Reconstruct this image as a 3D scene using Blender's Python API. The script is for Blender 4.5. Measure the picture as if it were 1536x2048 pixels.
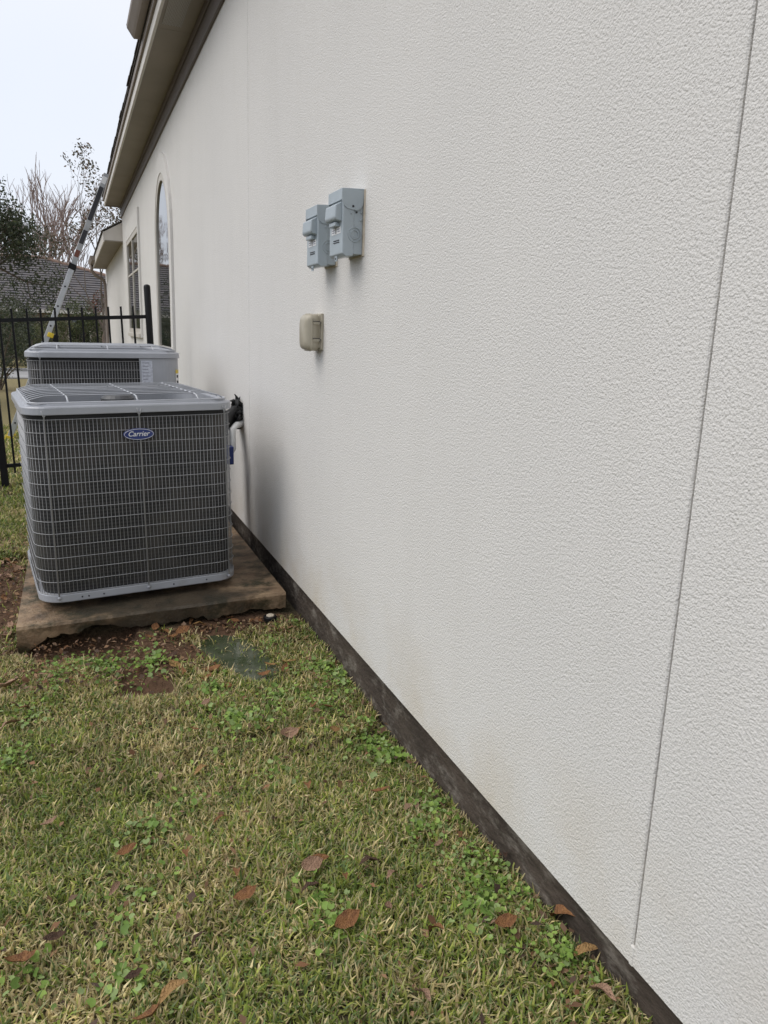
import bpy, bmesh, math, random
import numpy as np
from mathutils import Vector, Matrix
for o in list(bpy.data.objects): bpy.data.objects.remove(o)
scene = bpy.context.scene
COL = scene.collection
random.seed(7); RNG = np.random.default_rng(7)
R = math.radians

# ------------------------------------------------------------------ camera
CAM = np.array([-1.0145, 0.0, 1.40]); FPX = 1511.0
RM = np.array([[0.92698287, -0.05247326, 0.37141527],
               [-0.37344766, -0.22204191, 0.90068542],
               [0.03520785, -0.97362413, -0.22542506]])      # columns: right, down, forward
cd = bpy.data.cameras.new('camera'); cam = bpy.data.objects.new('camera', cd); COL.objects.link(cam)
cd.sensor_fit = 'VERTICAL'; cd.sensor_height = 24.0; cd.lens = FPX/2048*24.0
cd.clip_start = 0.02; cd.clip_end = 2000
m = Matrix.Identity(4)
for i in range(3):
    m[i][0] = RM[i, 0]; m[i][1] = -RM[i, 1]; m[i][2] = -RM[i, 2]; m[i][3] = CAM[i]
cam.matrix_world = m
scene.camera = cam

def ray(p):
    return RM @ np.array([(p[0]-768)/FPX, (p[1]-1024)/FPX, 1.0])
def on_z(p, z):
    r = ray(p); return CAM + r*(z-CAM[2])/r[2]
def on_y(p, y):
    r = ray(p); return CAM + r*y/r[1]

# ------------------------------------------------------------------ light
SUN_EL, SUN_AZ = R(54), R(-80)      # azimuth measured from +Y towards +X
w = bpy.data.worlds.new('World'); scene.world = w; w.use_nodes = True
nt = w.node_tree; nt.nodes.clear()
sky = nt.nodes.new('ShaderNodeTexSky'); sky.sky_type = 'NISHITA'; sky.sun_disc = False
sky.sun_elevation = SUN_EL; sky.sun_rotation = SUN_AZ; sky.air_density = 1.0; sky.dust_density = 3.0
tc = nt.nodes.new('ShaderNodeTexCoord'); nz = nt.nodes.new('ShaderNodeTexNoise')
nz.inputs['Scale'].default_value = 1.6; nz.inputs['Detail'].default_value = 3
cr = nt.nodes.new('ShaderNodeValToRGB')
cr.color_ramp.elements[0].position = 0.3; cr.color_ramp.elements[0].color = (7.7, 8.45, 9.7, 1)
cr.color_ramp.elements[1].position = 0.7; cr.color_ramp.elements[1].color = (8.9, 9.15, 9.8, 1)
mx = nt.nodes.new('ShaderNodeMix'); mx.data_type = 'RGBA'; mx.inputs[0].default_value = 0.88
bg = nt.nodes.new('ShaderNodeBackground'); bg.inputs['Strength'].default_value = 0.10
wo = nt.nodes.new('ShaderNodeOutputWorld')
nt.links.new(tc.outputs['Generated'], nz.inputs['Vector']); nt.links.new(nz.outputs['Fac'], cr.inputs['Fac'])
nt.links.new(sky.outputs['Color'], mx.inputs[6]); nt.links.new(cr.outputs['Color'], mx.inputs[7])
nt.links.new(mx.outputs[2], bg.inputs['Color']); nt.links.new(bg.outputs[0], wo.inputs[0])
sd = bpy.data.lights.new('sun', 'SUN'); sd.energy = 1.5; sd.angle = R(45); sd.color = (1.0, 0.95, 0.885)
so = bpy.data.objects.new('sun', sd); COL.objects.link(so)
sdir = Vector((math.sin(SUN_AZ)*math.cos(SUN_EL), math.cos(SUN_AZ)*math.cos(SUN_EL), math.sin(SUN_EL)))
so.rotation_euler = sdir.to_track_quat('Z', 'Y').to_euler()
so.location = (-6, 0, 12)
vs = scene.view_settings; vs.view_transform = 'Standard'; vs.look = 'None'; vs.exposure = 0.15; vs.gamma = 1.0
vs.use_curve_mapping = False

# ------------------------------------------------------------------ helpers
def mat(name, col, rough=0.6, metal=0.0, col2=None, nscale=8.0, bump=0.0, bscale=60.0, detail=4, spec=0.5, dirt=None, coat=0.0, stretch=None):
    """plain procedural material: base colour with noise variation, optional dirt patches and fine bump"""
    M = bpy.data.materials.new(name); M.use_nodes = True
    t = M.node_tree; b = t.nodes['Principled BSDF']
    b.inputs['Roughness'].default_value = rough; b.inputs['Metallic'].default_value = metal
    b.inputs['Specular IOR Level'].default_value = spec; b.inputs['Coat Weight'].default_value = coat
    b.inputs['Base Color'].default_value = (*col, 1)
    tcn = t.nodes.new('ShaderNodeTexCoord'); vec = tcn.outputs['Object']
    if stretch:
        mp = t.nodes.new('ShaderNodeMapping'); mp.inputs['Scale'].default_value = stretch
        t.links.new(vec, mp.inputs['Vector']); vec = mp.outputs['Vector']
    out = None
    if col2 is not None:
        n = t.nodes.new('ShaderNodeTexNoise'); n.inputs['Scale'].default_value = nscale; n.inputs['Detail'].default_value = detail
        t.links.new(vec, n.inputs['Vector'])
        rp = t.nodes.new('ShaderNodeValToRGB'); rp.color_ramp.elements[0].position = 0.32; rp.color_ramp.elements[1].position = 0.68
        rp.color_ramp.elements[0].color = (*col, 1); rp.color_ramp.elements[1].color = (*col2, 1)
        t.links.new(n.outputs['Fac'], rp.inputs['Fac']); out = rp.outputs['Color']
        t.links.new(out, b.inputs['Base Color'])
    if dirt is not None:
        dcol, dsc, lo, hi = dirt
        n = t.nodes.new('ShaderNodeTexNoise'); n.inputs['Scale'].default_value = dsc; n.inputs['Detail'].default_value = 7
        n.inputs['Roughness'].default_value = 0.65
        t.links.new(vec, n.inputs['Vector'])
        rp = t.nodes.new('ShaderNodeMapRange'); rp.inputs['From Min'].default_value = lo; rp.inputs['From Max'].default_value = hi
        t.links.new(n.outputs['Fac'], rp.inputs['Value'])
        x = t.nodes.new('ShaderNodeMix'); x.data_type = 'RGBA'
        t.links.new(rp.outputs[0], x.inputs[0])
        if out: t.links.new(out, x.inputs[6])
        else: x.inputs[6].default_value = (*col, 1)
        x.inputs[7].default_value = (*dcol, 1)
        t.links.new(x.outputs[2], b.inputs['Base Color'])
    if bump > 0:
        n = t.nodes.new('ShaderNodeTexNoise'); n.inputs['Scale'].default_value = bscale; n.inputs['Detail'].default_value = 3
        t.links.new(vec, n.inputs['Vector'])
        bp = t.nodes.new('ShaderNodeBump'); bp.inputs['Strength'].default_value = 1.0; bp.inputs['Distance'].default_value = bump
        t.links.new(n.outputs['Fac'], bp.inputs['Height']); t.links.new(bp.outputs['Normal'], b.inputs['Normal'])
    return M

def attr_mat(name, rough=0.6, spec=0.3, transl=0.0, rand=0.0):
    M = bpy.data.materials.new(name); M.use_nodes = True
    t = M.node_tree; b = t.nodes['Principled BSDF']; b.inputs['Roughness'].default_value = rough
    b.inputs['Specular IOR Level'].default_value = spec
    a = t.nodes.new('ShaderNodeAttribute'); a.attribute_name = 'col'
    t.links.new(a.outputs['Color'], b.inputs['Base Color'])
    if transl > 0:
        tr = t.nodes.new('ShaderNodeBsdfTranslucent'); ms = t.nodes.new('ShaderNodeMixShader'); ms.inputs[0].default_value = transl
        t.links.new(a.outputs['Color'], tr.inputs['Color'])
        t.links.new(b.outputs[0], ms.inputs[1]); t.links.new(tr.outputs[0], ms.inputs[2])
        t.links.new(ms.outputs[0], t.nodes['Material Output'].inputs['Surface'])
    return M

def link(name, me, parent=None):
    o = bpy.data.objects.new(name, me); COL.objects.link(o)
    if parent: o.parent = parent
    return o
def tag(o, label=None, cat=None, group=None, kind=None):
    if label: o['label'] = label
    if cat: o['category'] = cat
    if group: o['group'] = group
    if kind: o['kind'] = kind
    return o
def thing(name, label, cat, loc=(0, 0, 0), rz=0.0, group=None):
    o = link(name, None); o.location = loc; o.rotation_euler = (0, 0, rz)
    return tag(o, label, cat, group)

class MB:
    """collects polygons"""
    def __init__(s): s.v = []; s.f = []; s.sm = []
    def add(s, v, f, smooth=False):
        k = len(s.v); s.v += [tuple(p) for p in v]; s.f += [tuple(i+k for i in q) for q in f]; s.sm += [smooth]*len(f); return s
    def box(s, a, b):
        x0, y0, z0 = [min(p, q) for p, q in zip(a, b)]; x1, y1, z1 = [max(p, q) for p, q in zip(a, b)]
        return s.add([(x0,y0,z0),(x1,y0,z0),(x1,y1,z0),(x0,y1,z0),(x0,y0,z1),(x1,y0,z1),(x1,y1,z1),(x0,y1,z1)],
              [(0,3,2,1),(4,5,6,7),(0,1,5,4),(1,2,6,5),(2,3,7,6),(3,0,4,7)])
    def prism(s, poly, axis, a, b):
        """poly of 2-D points extruded along axis ('x': pts are (y,z); 'y': (x,z); 'z': (x,y))"""
        def P(p, t): return {'x': (t, p[0], p[1]), 'y': (p[0], t, p[1]), 'z': (p[0], p[1], t)}[axis]
        n = len(poly); v = [P(p, a) for p in poly]+[P(p, b) for p in poly]
        f = [tuple(range(n-1, -1, -1)), tuple(range(n, 2*n))]+[(i, (i+1) % n, n+(i+1) % n, n+i) for i in range(n)]
        return s.add(v, f)
    def tube(s, pts, rad, n=6, cap=True, closed=False, smooth=True):
        pts = [Vector(p) for p in pts]; m_ = len(pts)
        if not hasattr(rad, '__len__'): rad = [rad]*m_
        v = []; prev = None
        for i, p in enumerate(pts):
            if closed: t = pts[(i+1) % m_]-pts[i-1]
            else: t = pts[min(i+1, m_-1)]-pts[max(i-1, 0)]
            if t.length < 1e-9: t = Vector((0, 0, 1))
            t.normalize()
            if prev is None:
                a = t.orthogonal().normalized()
            else:
                a = prev-t*prev.dot(t)
                a = a.normalized() if a.length > 1e-6 else t.orthogonal().normalized()
            prev = a; b = t.cross(a)
            for k in range(n):
                an = 2*math.pi*k/n; v.append(p+(a*math.cos(an)+b*math.sin(an))*rad[i])
        f = []
        for i in range(m_ if closed else m_-1):
            j = (i+1) % m_
            for k in range(n): f.append((i*n+k, i*n+(k+1) % n, j*n+(k+1) % n, j*n+k))
        if cap and not closed: f += [tuple(range(n-1, -1, -1)), tuple(range((m_-1)*n, m_*n))]
        return s.add(v, f, smooth)
    def loft(s, rings, cap0=False, cap1=False, smooth=False, closed=True):
        n = len(rings[0]); v = [p for r_ in rings for p in r_]; f = []
        for i in range(len(rings)-1):
            for k in range(n if closed else n-1): f.append((i*n+k, i*n+(k+1) % n, (i+1)*n+(k+1) % n, (i+1)*n+k))
        if cap0: f.append(tuple(range(n-1, -1, -1)))
        if cap1: f.append(tuple(range((len(rings)-1)*n, len(rings)*n)))
        return s.add(v, f, smooth)
    def mesh(s, name, M, bevel=0.0, seg=2):
        me = bpy.data.meshes.new(name); me.from_pydata(s.v, [], s.f)
        me.polygons.foreach_set('use_smooth', s.sm)
        if bevel > 0:
            bm = bmesh.new(); bm.from_mesh(me); bmesh.ops.recalc_face_normals(bm, faces=bm.faces)
            es = [e for e in bm.edges if len(e.link_faces) == 2 and e.calc_face_angle(0) > 0.5]
            bmesh.ops.bevel(bm, geom=es, offset=bevel, segments=seg, profile=0.5, affect='EDGES', clamp_overlap=True)
            bm.to_mesh(me); bm.free()
        if M: me.materials.append(M)
        me.update(); return me
    def build(s, name, M, parent=None, bevel=0.0, seg=2):
        return link(name, s.mesh(name, M, bevel, seg), parent)

def rrect(w_, d_, r_, n=6):
    """rounded rectangle, counter-clockwise from the front right corner"""
    pts = []
    for cx, cy, a0 in ((w_/2-r_, -d_/2+r_, -90), (w_/2-r_, d_/2-r_, 0), (-w_/2+r_, d_/2-r_, 90), (-w_/2+r_, -d_/2+r_, 180)):
        for k in range(n+1):
            a = R(a0+90*k/n); pts.append((cx+r_*math.cos(a), cy+r_*math.sin(a)))
    return pts
def copy_obj(o, parent=None):
    c = o.copy(); COL.objects.link(c); c.parent = parent; return c

_lat = RNG.random((256, 256))
def vnoise(x, y, s):
    x = np.asarray(x, float)*s+91.7; y = np.asarray(y, float)*s+37.3
    xi = np.floor(x).astype(int); yi = np.floor(y).astype(int); fx = x-xi; fy = y-yi
    fx = fx*fx*(3-2*fx); fy = fy*fy*(3-2*fy)
    a = _lat[xi % 256, yi % 256]; b = _lat[(xi+1) % 256, yi % 256]; c = _lat[xi % 256, (yi+1) % 256]; d = _lat[(xi+1) % 256, (yi+1) % 256]
    return (a*(1-fx)+b*fx)*(1-fy)+(c*(1-fx)+d*fx)*fy
def mesh_np(name, V, F, M, col=None, smooth=False):
    """V (n,3), F (m,k) numpy -> mesh; col per vertex (n,3)"""
    me = bpy.data.meshes.new(name); n, k = F.shape
    me.vertices.add(len(V)); me.vertices.foreach_set('co', V.astype(np.float32).ravel())
    me.loops.add(n*k); me.loops.foreach_set('vertex_index', F.astype(np.int32).ravel())
    me.polygons.add(n); me.polygons.foreach_set('loop_start', np.arange(0, n*k, k, dtype=np.int32))
    me.polygons.foreach_set('loop_total', np.full(n, k, dtype=np.int32))
    if smooth: me.polygons.foreach_set('use_smooth', np.ones(n, bool))
    if col is not None:
        at = me.color_attributes.new('col', 'FLOAT_COLOR', 'POINT')
        at.data.foreach_set('color', np.concatenate([col, np.ones((len(col), 1))], 1).astype(np.float32).ravel())
    if M: me.materials.append(M)
    me.update(calc_edges=True); me.validate(); return me

# ------------------------------------------------------------------ materials
def stucco_mat():
    M = bpy.data.materials.new('stucco'); M.use_nodes = True
    t = M.node_tree; b = t.nodes['Principled BSDF']; b.inputs['Roughness'].default_value = 0.85; b.inputs['Specular IOR Level'].default_value = 0.25
    tcn = t.nodes.new('ShaderNodeTexCoord'); V = tcn.outputs['Object']
    def noise(sc, det=3, rough=0.5, vec=V):
        n = t.nodes.new('ShaderNodeTexNoise'); n.inputs['Scale'].default_value = sc; n.inputs['Detail'].default_value = det
        n.inputs['Roughness'].default_value = rough; t.links.new(vec, n.inputs['Vector']); return n.outputs['Fac']
    def mixc(fac, a, c2):
        x = t.nodes.new('ShaderNodeMix'); x.data_type = 'RGBA'; t.links.new(fac, x.inputs[0])
        if isinstance(a, tuple): x.inputs[6].default_value = (*a, 1)
        else: t.links.new(a, x.inputs[6])
        x.inputs[7].default_value = (*c2, 1); return x.outputs[2]
    def rng(f, lo, hi, a=0.0, b_=1.0):
        r_ = t.nodes.new('ShaderNodeMapRange'); r_.inputs['From Min'].default_value = lo; r_.inputs['From Max'].default_value = hi
        r_.inputs['To Min'].default_value = a; r_.inputs['To Max'].default_value = b_
        t.links.new(f, r_.inputs['Value']); return r_.outputs[0]
    mp = t.nodes.new('ShaderNodeMapping'); mp.inputs['Scale'].default_value = (1, 2.2, 0.35); t.links.new(V, mp.inputs['Vector'])
    c = mixc(rng(noise(1.1, 4), 0.35, 0.7), (0.74, 0.718, 0.685), (0.71, 0.69, 0.66))
    c = mixc(rng(noise(2.4, 5, 0.6, mp.outputs['Vector']), 0.5, 0.8, 0, 0.22), c, (0.62, 0.60, 0.555))
    # splash dirt near the bottom edge, broken up by noise
    sp = t.nodes.new('ShaderNodeSeparateXYZ'); t.links.new(V, sp.inputs[0])
    lo = rng(sp.outputs['Z'], 0.14, 0.5, 1.0, 0.0); n2 = rng(noise(3.0, 5, 0.6), 0.4, 0.75)
    mu = t.nodes.new('ShaderNodeMath'); mu.operation = 'MULTIPLY'; t.links.new(lo, mu.inputs[0]); t.links.new(n2, mu.inputs[1])
    mu2 = t.nodes.new('ShaderNodeMath'); mu2.operation = 'MULTIPLY'; t.links.new(mu.outputs[0], mu2.inputs[0]); mu2.inputs[1].default_value = 0.6
    c = mixc(mu2.outputs[0], c, (0.55, 0.46, 0.32))
    # pits in the sand finish
    c = mixc(rng(noise(170, 2), 0.36, 0.46, 0.25, 0.0), c, (0.45, 0.44, 0.42))
    t.links.new(c, b.inputs['Base Color'])
    ad = t.nodes.new('ShaderNodeMath'); ad.operation = 'MULTIPLY_ADD'
    vo = t.nodes.new('ShaderNodeTexVoronoi'); vo.inputs['Scale'].default_value = 240; t.links.new(V, vo.inputs['Vector']); t.links.new(vo.outputs['Distance'], ad.inputs[0]); ad.inputs[1].default_value = -0.45; 
    n3 = noise(140, 2, 0.5); t.links.new(n3, ad.inputs[2])
    bp = t.nodes.new('ShaderNodeBump'); bp.inputs['Strength'].default_value = 0.9; bp.inputs['Distance'].default_value = 0.0030
    t.links.new(ad.outputs[0], bp.inputs['Height']); t.links.new(bp.outputs['Normal'], b.inputs['Normal'])
    return M
STUCCO = stucco_mat()
CONC = mat('foundation_concrete', (0.034, 0.024, 0.017), 0.9, col2=(0.075, 0.056, 0.042), nscale=7, bump=0.012, bscale=45, detail=8, dirt=((0.21, 0.185, 0.155), 17, 0.51, 0.72), stretch=(1, 0.5, 1))
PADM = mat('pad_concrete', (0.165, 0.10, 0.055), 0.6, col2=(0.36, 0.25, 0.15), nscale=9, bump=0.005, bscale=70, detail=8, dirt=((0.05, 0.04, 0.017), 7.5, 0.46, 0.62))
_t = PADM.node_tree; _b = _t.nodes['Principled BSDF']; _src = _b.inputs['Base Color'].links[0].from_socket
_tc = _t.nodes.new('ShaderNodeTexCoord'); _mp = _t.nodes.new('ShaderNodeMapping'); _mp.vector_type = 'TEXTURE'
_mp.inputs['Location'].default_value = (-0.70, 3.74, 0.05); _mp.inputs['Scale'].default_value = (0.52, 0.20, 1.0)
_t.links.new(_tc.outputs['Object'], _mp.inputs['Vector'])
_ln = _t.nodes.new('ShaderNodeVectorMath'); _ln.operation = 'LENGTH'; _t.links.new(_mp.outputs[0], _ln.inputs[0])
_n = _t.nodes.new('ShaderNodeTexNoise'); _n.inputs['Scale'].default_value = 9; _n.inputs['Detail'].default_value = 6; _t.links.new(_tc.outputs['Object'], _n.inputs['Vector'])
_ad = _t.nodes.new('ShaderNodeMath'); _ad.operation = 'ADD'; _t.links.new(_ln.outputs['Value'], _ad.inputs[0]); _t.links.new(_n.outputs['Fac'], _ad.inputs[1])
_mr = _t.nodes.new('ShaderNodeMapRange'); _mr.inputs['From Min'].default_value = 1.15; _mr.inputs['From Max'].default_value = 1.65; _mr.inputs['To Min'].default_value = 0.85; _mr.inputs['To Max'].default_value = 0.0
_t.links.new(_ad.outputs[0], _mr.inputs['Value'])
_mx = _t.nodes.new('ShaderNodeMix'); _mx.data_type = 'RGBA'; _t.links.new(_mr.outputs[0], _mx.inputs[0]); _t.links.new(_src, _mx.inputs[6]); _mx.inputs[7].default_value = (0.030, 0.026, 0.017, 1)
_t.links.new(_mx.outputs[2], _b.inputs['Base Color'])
TRIM = mat('painted_trim', (0.27, 0.225, 0.195), 0.6, col2=(0.235, 0.195, 0.17), nscale=3, bump=0.0006, bscale=200)
JOINT = mat('joint_grey', (0.30, 0.29, 0.275), 0.9, col2=(0.56, 0.545, 0.52), nscale=22, stretch=(1, 1, 1))
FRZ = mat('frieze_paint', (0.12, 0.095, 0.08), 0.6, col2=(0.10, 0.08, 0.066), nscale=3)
FASC = mat('fascia_paint', (0.66, 0.62, 0.57), 0.55, col2=(0.58, 0.54, 0.49), nscale=4, bump=0.0008, bscale=120)
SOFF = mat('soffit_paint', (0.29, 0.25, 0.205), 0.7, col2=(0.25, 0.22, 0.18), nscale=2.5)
WTRIM = mat('window_trim_paint', (0.60, 0.56, 0.50), 0.5, col2=(0.54, 0.50, 0.44), nscale=5)
SHING = mat('roof_shingle', (0.06, 0.05, 0.042), 0.9, col2=(0.12, 0.10, 0.085), nscale=14, bump=0.004, bscale=150)
NSHING = mat('neighbour_shingle', (0.10, 0.095, 0.10), 0.9, col2=(0.16, 0.14, 0.135), nscale=3, bump=0.004, bscale=40)
NRIDGE = mat('ridge_tile', (0.17, 0.11, 0.085), 0.9, col2=(0.24, 0.16, 0.12), nscale=5)
BRICK = mat('neighbour_brick', (0.24, 0.19, 0.15), 0.9, col2=(0.30, 0.25, 0.20), nscale=6, bump=0.004, bscale=20)
BLACK = mat('black_powder_coat', (0.007, 0.007, 0.008), 0.5, spec=0.25, bump=0.0003, bscale=300)
ACGREY = mat('grey_sheet_metal', (0.40, 0.41, 0.44), 0.36, metal=0.0, col2=(0.35, 0.36, 0.385), nscale=7, bump=0.0003, bscale=400, spec=0.6, dirt=((0.22, 0.21, 0.20), 5, 0.62, 0.85))
WIRE = mat('plastic_coated_wire', (0.40, 0.40, 0.405), 0.45, col2=(0.32, 0.32, 0.325), nscale=9, spec=0.6)
TOPWIRE = mat('guard_wire', (0.50, 0.51, 0.54), 0.35, col2=(0.40, 0.41, 0.43), nscale=9, spec=0.7)
DARK = mat('dark_interior', (0.02, 0.02, 0.021), 0.8, col2=(0.03, 0.03, 0.03))
FANM = mat('fan_metal', (0.10, 0.10, 0.105), 0.5, col2=(0.07, 0.07, 0.072))
def coil_mat():
    M = bpy.data.materials.new('coil_fins'); M.use_nodes = True
    t = M.node_tree; b = t.nodes['Principled BSDF']; b.inputs['Roughness'].default_value = 0.55; b.inputs['Metallic'].default_value = 0.3
    tcn = t.nodes.new('ShaderNodeTexCoord')
    wv = t.nodes.new('ShaderNodeTexWave'); wv.wave_type = 'BANDS'; wv.bands_direction = 'Z'; wv.inputs['Scale'].default_value = 18; wv.inputs['Distortion'].default_value = 0.4
    t.links.new(tcn.outputs['Object'], wv.inputs['Vector'])
    n = t.nodes.new('ShaderNodeTexNoise'); n.inputs['Scale'].default_value = 5; n.inputs['Detail'].default_value = 6; t.links.new(tcn.outputs['Object'], n.inputs['Vector'])
    a = t.nodes.new('ShaderNodeMix'); a.data_type = 'RGBA'; a.inputs[6].default_value = (0.026, 0.026, 0.027, 1); a.inputs[7].default_value = (0.058, 0.056, 0.055, 1)
    t.links.new(wv.outputs['Fac'], a.inputs[0])
    c = t.nodes.new('ShaderNodeMix'); c.data_type = 'RGBA'; t.links.new(a.outputs[2], c.inputs[6]); c.inputs[7].default_value = (0.085, 0.078, 0.07, 1)
    r_ = t.nodes.new('ShaderNodeMapRange'); r_.inputs['From Min'].default_value = 0.45; r_.inputs['From Max'].default_value = 0.75
    t.links.new(n.outputs['Fac'], r_.inputs['Value']); t.links.new(r_.outputs[0], c.inputs[0])
    t.links.new(c.outputs[2], b.inputs['Base Color'])
    return M
COIL = coil_mat()
BLUE = mat('badge_blue', (0.012, 0.03, 0.16), 0.3, col2=(0.014, 0.035, 0.18), spec=0.6)
WHITE = mat('white_print', (0.8, 0.8, 0.8), 0.5, col2=(0.75, 0.75, 0.75))
PAPER = mat('label_paper', (0.62, 0.64, 0.70), 0.6, col2=(0.45, 0.47, 0.53), nscale=70, detail=2)
INK = mat('dark_ink', (0.03, 0.03, 0.035), 0.6)
YEL = mat('yellow_plastic', (0.75, 0.55, 0.04), 0.4, col2=(0.65, 0.47, 0.04))
DISC = mat('enclosure_grey_paint', (0.41, 0.465, 0.50), 0.36, col2=(0.375, 0.425, 0.455), nscale=12, spec=0.55, dirt=((0.30, 0.32, 0.33), 14, 0.6, 0.8))
BEIGE = mat('beige_plastic', (0.44, 0.40, 0.315), 0.4, col2=(0.38, 0.34, 0.26), nscale=10)
CAULK = mat('old_caulk', (0.62, 0.55, 0.44), 0.7, col2=(0.5, 0.43, 0.33), nscale=30, bump=0.002, bscale=60)
FOAM = mat('black_foam', (0.012, 0.012, 0.013), 0.75, col2=(0.03, 0.03, 0.03), nscale=30, bump=0.004, bscale=60)
PVC = mat('white_pvc', (0.72, 0.72, 0.71), 0.4, col2=(0.65, 0.65, 0.63), nscale=8)
ALU = mat('aluminium', (0.55, 0.56, 0.58), 0.45, metal=0.6, col2=(0.47, 0.48, 0.50), nscale=10)
RUBBER = mat('rubber', (0.02, 0.02, 0.02), 0.8)
ROADM = mat('road_concrete', (0.34, 0.33, 0.32), 0.9, col2=(0.28, 0.27, 0.26), nscale=1.0, bump=0.003, bscale=30)
def glass_mat():
    M = bpy.data.materials.new('window_glass'); M.use_nodes = True
    b = M.node_tree.nodes['Principled BSDF']; b.inputs['Base Color'].default_value = (0.012, 0.014, 0.014, 1)
    b.inputs['Roughness'].default_value = 0.02; b.inputs['Specular IOR Level'].default_value = 0.9; b.inputs['IOR'].default_value = 1.6
    t = M.node_tree; n = t.nodes.new('ShaderNodeTexNoise'); n.inputs['Scale'].default_value = 1.3
    tcn = t.nodes.new('ShaderNodeTexCoord'); t.links.new(tcn.outputs['Object'], n.inputs['Vector'])
    bp = t.nodes.new('ShaderNodeBump'); bp.inputs['Distance'].default_value = 0.01; bp.inputs['Strength'].default_value = 0.35
    t.links.new(n.outputs['Fac'], bp.inputs['Height']); t.links.new(bp.outputs['Normal'], b.inputs['Normal'])
    return M
GLASS = glass_mat()

# ------------------------------------------------------------------ ground
def sstep(x, a, b):
    t_ = np.clip((x-a)/(b-a), 0, 1); return t_*t_*(3-2*t_)
PUD_Z = -0.046
def pud_r(x, y):
    """1 on the shore of the puddle"""
    dx = x-(-0.385); dy = y-3.20
    a = R(14); u = dx*math.cos(a)+dy*math.sin(a); v = -dx*math.sin(a)+dy*math.cos(a)
    return np.sqrt((u/0.155)**2+(v/0.335)**2)*(0.70+0.40*vnoise(x, y, 7.0)+0.25*vnoise(x, y, 19.0))
def mud_m(x, y):
    r1 = np.sqrt(((x+0.73)/0.24)**2+((y-3.30)/0.30)**2)
    r2 = np.sqrt(((x+1.02)/0.42)**2+((y-3.58)/0.20)**2)
    r3 = np.sqrt(((x+0.35)/0.40)**2+((y-3.58)/0.13)**2)
    r4 = np.sqrt(((x+1.47)/0.22)**2+((y-4.3)/1.0)**2)
    r_ = np.minimum(np.minimum(r1, r2), np.minimum(r3, r4))+(vnoise(x, y, 9)-0.5)*0.7
    return 1-sstep(r_, 0.75, 1.2)
def gz(x, y):
    x = np.asarray(x, float); y = np.asarray(y, float)
    b = np.interp(y, [-400, 0, 1.0, 1.6, 2.3, 3.0, 3.5, 7.5, 12.4, 20, 500], [.03, .03, .03, -.005, -.06, -.05, -.035, -.035, -.25, -.28, -.28])
    b = b-0.012*np.clip(-x-0.1, 0, 3)
    near = 1-sstep(y, 8, 12)
    b = b+near*((vnoise(x, y, 3.1)-0.5)*0.022+(vnoise(x, y, 9.0)-0.5)*0.012)
    mm = mud_m(x, y)*near
    b = b-mm*0.022*sstep(-x, 0.3, 0.9)
    # washed-out hollow below the pad's front left edge
    b = b-0.05*np.exp(-((x+1.02)/0.30)**2-((y-3.60)/0.16)**2)
    pr = pud_r(x, y); b = np.where(pr < 2.6, np.maximum(b, PUD_Z+0.007+0.008*vnoise(x, y, 17)), b); k = 1-sstep(pr, 0.8, 1.15)
    b = b*(1-k)+k*(PUD_Z-0.002-0.02*(1-np.clip(pr, 0, 1.0)))+0.004*k*(vnoise(x, y, 22)-0.5)
    return b
xs = np.concatenate([-np.geomspace(400, 3.4, 26), np.arange(-3.2, 0.31, 0.035), np.geomspace(0.6, 400, 16)])
ys = np.concatenate([-np.geomspace(300, 0.5, 12), np.arange(0.0, 8.2, 0.04), np.geomspace(8.6, 900, 40)])
GX, GY = np.meshgrid(xs, ys, indexing='ij'); gxf, gyf = GX.ravel(), GY.ravel()
V = np.stack([gxf, gyf, gz(gxf, gyf)], 1); nx, ny = len(xs), len(ys)
ii, jj = np.meshgrid(np.arange(nx-1), np.arange(ny-1), indexing='ij'); q = (ii*ny+jj).ravel()
F = np.stack([q, q+ny, q+ny+1, q+1], 1)
soil = np.array([0.10, 0.082, 0.048]); mud = np.array([0.115, 0.068, 0.042]); tan = np.array([0.27, 0.215, 0.115]); grn = np.array([0.105, 0.12, 0.04])
mk = mud_m(gxf, gyf)[:, None]*(gyf < 9)[:, None]
far = sstep(gyf, 7.5, 10)[:, None]; n1 = vnoise(gxf, gyf, 0.35)[:, None]
colr = soil*(1-mk)+mud*mk
fcol = tan*(0.55+0.45*n1)+grn*(0.45-0.45*n1)
colr = colr*(1-far)+fcol*far
lm = attr_mat('lawn_soil', 0.95, 0.15)
t = lm.node_tree; b = t.nodes['Principled BSDF']; tcn = t.nodes.new('ShaderNodeTexCoord')
n = t.nodes.new('ShaderNodeTexNoise'); n.inputs['Scale'].default_value = 45; n.inputs['Detail'].default_value = 6; t.links.new(tcn.outputs['Object'], n.inputs['Vector'])
mr = t.nodes.new('ShaderNodeMapRange'); mr.inputs['To Min'].default_value = 0.45; mr.inputs['To Max'].default_value = 1.5; t.links.new(n.outputs['Fac'], mr.inputs['Value'])
mm_ = t.nodes.new('ShaderNodeMix'); mm_.data_type = 'RGBA'; mm_.blend_type = 'MULTIPLY'; mm_.inputs[0].default_value = 1
src = [x for x in t.nodes if x.type == 'ATTRIBUTE'][0]
t.links.new(src.outputs['Color'], mm_.inputs[6]); t.links.new(mr.outputs[0], mm_.inputs[7]); t.links.new(mm_.outputs[2], b.inputs['Base Color'])
bp = t.nodes.new('ShaderNodeBump'); bp.inputs['Distance'].default_value = 0.02; t.links.new(n.outputs['Fac'], bp.inputs['Height']); t.links.new(bp.outputs['Normal'], b.inputs['Normal'])
tag(link('ground', mesh_np('ground', V, F, lm, colr, True)), kind='structure')

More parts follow.
